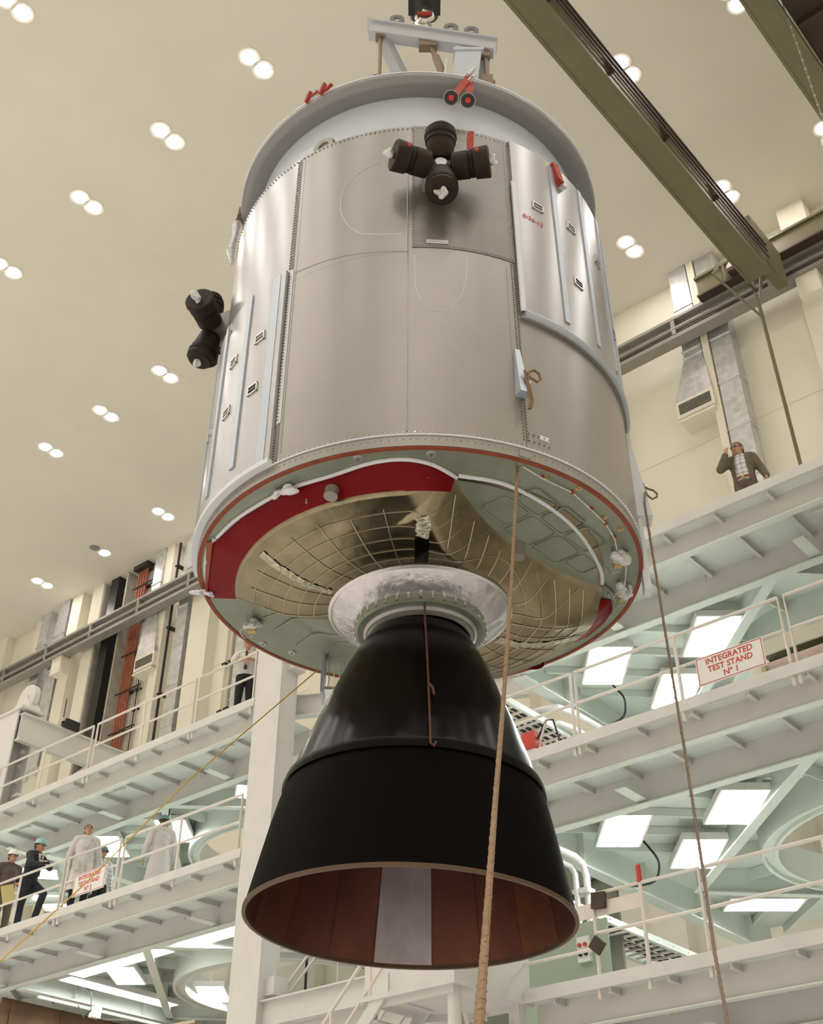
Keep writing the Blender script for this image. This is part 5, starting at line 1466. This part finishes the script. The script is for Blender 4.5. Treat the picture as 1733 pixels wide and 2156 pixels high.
def person(label, loc, rz, H, pose, wear, hat=None, hair=M_hairb, head=(0, 0, 0), glasses=False, skip=()):
    s = H / 1.78
    e = empty('person', loc, rz, label, 'person', 'people watching from the platforms')
    J = dict(la=(.11, 0, .08), lk=(.105, -.02, .50), lh=(.09, 0, .93), ra=(-.11, 0, .08), rk=(-.105, -.02, .50), rh=(-.09, 0, .93),
             pel=(0, 0, .97), wst=(0, 0, 1.08), chs=(0, -.005, 1.30), nk=(0, .01, 1.47), ls=(.185, .0, 1.42), rs=(-.185, .0, 1.42),
             le=(.25, .03, 1.14), re=(-.25, .03, 1.14), lw=(.26, -.06, .90), rw=(-.26, -.06, .90), ld=(0, -.15, -1), rd=(0, -.15, -1), lp=(-1, 0, 0), rp=(1, 0, 0), curl=.5)
    J.update(pose)
    V = {k: (Vector(v) * s if k not in ('ld', 'rd', 'lp', 'rp', 'curl') else v) for k, v in J.items()}
    def limb(a, b, r1, r2): return cap(V[a], V[b], r1 * s, r2 * s)
    def ft(a, L=.0):
        p = V[a]; return [cap(p + Vector((0, .04, -.035)) * s, p + Vector((0, -.15, -.05)) * s, .042 * s, .034 * s), cap(p, p + Vector((0, .02, -.03)) * s, .042 * s, .045 * s)]
    legs = [limb('lh', 'lk', .085, .058), limb('lk', 'la', .056, .040), limb('rh', 'rk', .085, .058), limb('rk', 'ra', .056, .040)]
    T = Matrix.Identity(4)
    def torso(g):
        up = (V['nk'] - V['pel']).normalized()
        fr_ = (V['ls'] - V['rs']).normalized()
        Mx = Matrix(((fr_.x, fr_.cross(up).x * -1, up.x, 0), (fr_.y, fr_.cross(up).y * -1, up.y, 0), (fr_.z, fr_.cross(up).z * -1, up.z, 0), (0, 0, 0, 1)))
        return [ell(V['pel'], (.155 + g) * s, (.105 + g) * s, .13 * s), ell(V['wst'], (.142 + g) * s, (.100 + g) * s, .15 * s, Mx), ell(V['chs'], (.17 + g) * s, (.112 + g) * s, .17 * s, Mx),
                cap(V['ls'].lerp(V['nk'], .12), V['ls'].lerp(V['nk'], .85), (.055 + g) * s, (.055 + g) * s), cap(V['rs'].lerp(V['nk'], .12), V['rs'].lerp(V['nk'], .85), (.055 + g) * s, (.055 + g) * s)] + ([ell(V['wst'].lerp(V['chs'], .5), (.155 + g) * s, (.108 + g) * s, .26 * s, Mx), ell(V['wst'].lerp(V['pel'], .4), (.152 + g) * s, (.106 + g) * s, .2 * s, Mx)] if g > 0 else [])
    def arms(g, cut=1.0):
        o = []
        for a in 'lr':
            o += [cap(V[a + 's'], V[a + 'e'], (.05 + g) * s, (.041 + g) * s)]
            if cut > .05: o += [cap(V[a + 'e'], V[a + 'e'].lerp(V[a + 'w'], cut), (.041 + g) * s, (.041 + g - .012 * cut) * s)]
        return o
    # head
    HR = Euler(head, 'XYZ').to_matrix().to_4x4()
    hc = V['nk'] + HR @ (Vector((0, -.02, .155)) * s)
    HM = Matrix.Translation(hc) @ HR
    def h(c, rx, ry, rz_): return ell((0, 0, 0), rx * s, ry * s, rz_ * s).xf(HM @ Matrix.Translation(Vector(c) * s))
    headp = [h((0, .012, .03), .076, .094, .088), h((0, -.018, -.035), .062, .072, .075), h((0, -.05, -.085), .032, .028, .026), h((0, -.098, -.02), .013, .018, .026), h((0, -.108, -.034), .016, .012, .010),
             h((-.077, .01, -.012), .012, .02, .032), h((.077, .01, -.012), .012, .02, .032), h((0, -.078, .022), .05, .018, .014), h((.03, -.07, -.025), .024, .02, .02), h((-.03, -.07, -.025), .024, .02, .02), h((0, -.078, -.06), .024, .016, .014),
             cap(V['nk'] + Vector((0, .01, -.04)) * s, hc + HR @ (Vector((0, .02, -.05)) * s), .058 * s, .054 * s)]
    body = legs + torso(0) + arms(0) + headp + ft('la') + ft('ra')
    body += hand(V['lw'], V['ld'], V['lp'], 1, V['curl']) + hand(V['rw'], V['rd'], V['rp'], -1, V['curl'])
    bo = fuse(body, .0075, 'body', M_skin, e, 2)
    for sx in (-1, 1):
        h((sx * .03, -.086, .006), .012, .008, .0075).build('eye', M_eyew, e, True)
        h((sx * .032, -.094, .030), .02, .006, .005).build('eyebrow', hair, e, True)
    h((0, -.0915, -.060), .022, .006, .005).build('mouth', M_lip, e, True)
    if glasses:
        b = MB()
        for sx in (-1, 1):
            b.tube([HM @ (Vector((sx * .033 + .022 * math.cos(a), -.101, .004 + .017 * math.sin(a))) * s) for a in fr(0, 2 * PI, 13)], .004 * s, 5)
            b.tube([HM @ (Vector((sx * .055, -.101, .008)) * s), HM @ (Vector((sx * .083, .0, .006)) * s)], .003 * s, 5)
        b.build('glasses', M_black, e)
    if hat is None or True:
        hp_ = [h((0, .020, .046), .084, .100, .088), h((0, .062, -.01), .07, .06, .07)]
        hh = fuse(hp_, .010, 'hair', hair, e, 2)
        # keep the face free: the hair shell sits behind the hairline
        HI = HM.inverted()
        bm = bmesh.new(); bm.from_mesh(hh.data)
        dl = [v for v in bm.verts if (lambda q: q.y / s < -.055 + (.085 - q.z / s) * .42 and q.z / s < .092)(HI @ v.co)]
        bmesh.ops.delete(bm, geom=dl, context='VERTS'); bm.to_mesh(hh.data); bm.free()
    if hat:
        prof = [(.0005, .118), (.04, .112), (.075, .09), (.098, .055), (.107, .02), (.109, .0), (.118, -.006), (.109, -.01), (.1, 0)]
        HT = HM @ Matrix.Translation((0, .012 * s, .042 * s)) @ Matrix.Diagonal((s, s * 1.12, s, 1))
        ho = MB().lathe(prof, 28, M=HT).build('hard_hat', hat, e, True, 60)
        MB().lathe([(.10, 0), (.15, -.012), (.15, -.006), (.10, .008)], 14, M=HT, a0=-.9, a1=.9, closed=True).build('hat_peak', hat, ho, True)
        MB().tube([HT @ Vector((0, -.1, .05)), HT @ Vector((0, -.05, .112)), HT @ Vector((0, .05, .112)), HT @ Vector((0, .1, .05))], .008 * s, 6).build('hat_ridge', hat, ho, True)
    # clothing follows the body
    fy = V['chs'].y + .005 * s; LN = Matrix.Translation((0, fy, 0))
    for kind, m in wear:
        if kind == 'trousers':
            lg = [cap(V['lh'], V['lk'], .100 * s, .074 * s), cap(V['lk'], V['la'], .072 * s, .062 * s), cap(V['rh'], V['rk'], .100 * s, .074 * s), cap(V['rk'], V['ra'], .072 * s, .062 * s), ell(V['pel'] + Vector((0, 0, -.02)) * s, .172 * s, .122 * s, .12 * s)]
            fuse(lg, .012, 'trousers', m, e)
        elif kind == 'shirt': fuse(torso(.014) + arms(.013, .96), .012, 'shirt', m, e)
        elif kind == 'short_shirt': fuse(torso(.014) + arms(.018, .12), .012, 'shirt', m, e)
        elif kind == 'jacket': fuse(torso(.028) + arms(.022, .93) + [cap(V['pel'] + Vector((0, 0, .05)) * s, V['pel'] + Vector((0, 0, -.1)) * s, .17 * s, .17 * s).xf(Matrix.Translation(V['pel']) @ Matrix.Diagonal((1.05, .8, 1, 1)) @ Matrix.Translation(-V['pel']))], .012, 'jacket', m, e)
        elif kind == 'coat':
            z0 = .42 * s
            sk = MB(); n = 28; prof = [(.172, 1.10), (.182, .95), (.21, .70), (.24, .44)]
            sk2 = []
            for rr_, zz_ in prof + [(p_[0] - .02, p_[1]) for p_ in reversed(prof)]: sk2.append((rr_ * s, zz_ * s))
            sk.lathe(sk2, n, closed=True, M=Matrix.Diagonal((1.05, .80, 1, 1)))
            fuse(torso(.028) + arms(.028, .95) + [sk], .012, 'lab_coat', m, e)
            MB().bar((0, -.15 * s, 1.36 * s), (0, -.205 * s, .5 * s), .012, .006, (0, -1, 0)).build('coat_front_seam', M_shirtw, e)
            for sx in (-1, 1):
                MB().bar((sx * .01, -.155 * s, 1.24 * s), (sx * .07, -.10 * s, 1.47 * s), .05 * s, .012, (0, -1, .3)).build('lapel', m, e)
                MB().box(sx * .13 * s - .06, sx * .13 * s + .06, -.178 * s, -.165 * s, .80 * s, .96 * s).build('coat_pocket', m, e)
        elif kind == 'cardigan':
            o = fuse(torso(.030) + arms(.026, .93), .012, 'cardigan', m, e)
            bm = bmesh.new(); bm.from_mesh(o.data)
            dl = [v for v in bm.verts if v.co.y < -.02 * s and abs(v.co.x) < (.075 + max(0, (1.42 * s - v.co.z)) * .06) and .9 * s < v.co.z]
            bmesh.ops.delete(bm, geom=dl, context='VERTS'); bm.to_mesh(o.data); bm.free()
        elif kind == 'tie':
            MB().hexa([(-.035, -.148 * s, 1.02 * s), (.035, -.148 * s, 1.02 * s), (.035, -.138 * s, 1.02 * s), (-.035, -.138 * s, 1.02 * s), (-.018, -.135 * s, 1.42 * s), (.018, -.135 * s, 1.42 * s), (.018, -.12 * s, 1.42 * s), (-.018, -.12 * s, 1.42 * s)]).xf(Matrix.Translation((0, fy * 1.0 - (.022 if any(k_ == 'jacket' for k_, _ in wear) else .018), 0))).build('tie', m, e)
        elif kind == 'collar':
            for sx in (-1, 1): MB().bar((sx * .03, -.085 * s, 1.43 * s), (sx * .066, -.03 * s, 1.475 * s), .04 * s, .012, (0, -1, .4)).xf(Matrix.Translation((0, V['nk'].y - .012, 0))).build('collar', m, e)
        elif kind == 'shirt_front':
            MB().hexa([(-.03, -.155 * s, 1.22 * s), (.03, -.155 * s, 1.22 * s), (.03, -.135 * s, 1.22 * s), (-.03, -.135 * s, 1.22 * s), (-.07, -.12 * s, 1.45 * s), (.07, -.12 * s, 1.45 * s), (.06, -.09 * s, 1.45 * s), (-.06, -.09 * s, 1.45 * s)]).xf(Matrix.Translation((0, fy - .022, 0))).build('shirt_front', m, e)
        elif kind == 'belt':
            MB().lathe([(.17 * s, 1.0 * s), (.177 * s, 1.0 * s), (.177 * s, 1.04 * s), (.17 * s, 1.04 * s)], 28, M=Matrix.Diagonal((1, .74, 1, 1)), closed=True).build('belt', m, e)
            MB().box(-.025, .025, -.142 * s, -.13 * s, .995 * s, 1.045 * s).build('buckle', M_brass, e)
        elif kind == 'badge':
            MB().hexa([(.05, -.16 * s, 1.22 * s), (.13, -.15 * s, 1.24 * s), (.13, -.142 * s, 1.24 * s), (.05, -.15 * s, 1.22 * s), (.06, -.16 * s, 1.28 * s), (.12, -.15 * s, 1.28 * s), (.12, -.142 * s, 1.28 * s), (.06, -.15 * s, 1.28 * s)]).xf(Matrix.Translation((0, fy - .02, 0))).build('badge', m, e)
    for a in 'lr':
        fuse([q for q in [cap(V[a + 'a'] + Vector((0, .05, -.04)) * s, V[a + 'a'] + Vector((0, -.16, -.052)) * s, .047 * s, .036 * s)]], .012, 'shoe', M_shoe, e)
    return e
D2 = LV[2] - .105; D3 = LV[3] - .105
d = math.radians
person('man in a dark suit and pale blue hard hat leaning on the railing', (-22.0, 13.68, D2), d(98), 1.95,
       dict(pel=(.02, .06, .97), wst=(0, .02, 1.09), chs=(-.01, -.05, 1.29), nk=(-.02, -.08, 1.45), ls=(.165, -.06, 1.40), rs=(-.20, -.09, 1.40), le=(.19, -.26, 1.22), lw=(-.05, -.42, 1.24), ld=(-.8, -.6, -.1), lp=(0, 0, -1),
            re=(-.26, -.25, 1.18), rw=(-.10, -.46, 1.16), rd=(.0, -1, -.2), rp=(0, 0, -1), lk=(.12, -.30, .72), la=(.12, -.18, .33), lh=(.1, .03, .95), rk=(-.1, .02, .5)),
       [('trousers', M_suit), ('jacket', M_suit), ('shirt_front', M_shirtw), ('tie', M_tie), ('badge', M_signw)], hat=M_hatb, head=(.12, 0, d(10)))
person('man in a brown short-sleeved shirt and white hard hat holding yellow paper', (-22.85, 13.68, D2), d(80), 1.92,
       dict(le=(.25, .02, 1.15), lw=(.12, -.24, 1.06), ld=(-.5, -.8, -.1), lp=(0, 0, -1), rw=(-.30, -.1, .92)), [('trousers', M_trous), ('short_shirt', M_brown), ('collar', M_brown)], hat=M_hatw, head=(.05, 0, d(15)))
pp = MB().box(-.13, .13, -.006, .006, -.3, .06).build('paper_folder', M_paper); pp.location = (-22.60, 13.56, D2 + 1.02); pp.rotation_euler = (d(4), d(-18), d(62))
tag(pp, 'yellow paper folder held by the man in the brown shirt', 'paper')
person('man in a white lab coat looking up, bare headed, behind the left sign', (-20.22, 13.68, D2), d(58), 1.86,
       dict(lw=(.22, .16, .98), le=(.27, .1, 1.16), rw=(-.24, .12, .95), re=(-.27, .08, 1.16), ld=(-.8, .2, -.6), rd=(.6, .2, -.8)), [('trousers', M_blackt), ('coat', M_coat), ('collar', M_shirtw)], head=(d(-15), 0, d(4)))
person('man in a plaid shirt and green hard hat half hidden behind the lab-coated man', (-20.85, 14.55, D2), d(75), 1.76, dict(), [('trousers', M_blackt), ('shirt', M_plaid)], hat=M_hatg)
person('man in a white lab coat and green hard hat walking away, seen from behind', (-18.62, 14.3, D2), d(243), 1.80,
       dict(lw=(.30, -.05, .92), rw=(-.30, -.06, .92), le=(.27, .03, 1.15), re=(-.27, .02, 1.15)), [('trousers', M_blackt), ('coat', M_coat)], hat=M_hatg, head=(.1, 0, d(-20)))
person('man in a white shirt and dark tie resting his arms on the top railing', (-16.05, 13.83, D3), d(44), 1.80,
       dict(chs=(0, -.05, 1.29), nk=(0, -.07, 1.45), ls=(.185, -.06, 1.40), rs=(-.185, -.06, 1.40), le=(.24, -.27, 1.17), lw=(.0, -.36, 1.18), ld=(-.75, -.4, -.5), lp=(0, 0, -1), re=(-.24, -.27, 1.17), rw=(-.02, -.40, 1.14), rd=(.5, -.3, -.9), rp=(0, 1, 0)),
       [('trousers', M_blackt), ('short_shirt', M_shirtw), ('tie', M_tie), ('collar', M_shirtw)], head=(d(14), 0, d(4)))
person('man in an olive cardigan and plaid shirt raising a hand to his forehead', (-5.57, 14.42, D3), d(14), 1.77,
       dict(re=(-.31, -.16, 1.22), rw=(-.19, -.17, 1.46), rd=(.22, .02, 1), rp=(.4, 1, 0), le=(.28, .02, 1.16), lw=(.34, -.1, .94), curl=.35),
       [('trousers', M_trous), ('shirt', M_plaid), ('cardigan', M_card), ('belt', M_belt), ('collar', M_plaid)], glasses=True, hair=M_hairg, head=(d(4), 0, d(-28)))
for o in [o for o in C.objects if o.type == 'LIGHT']: pass
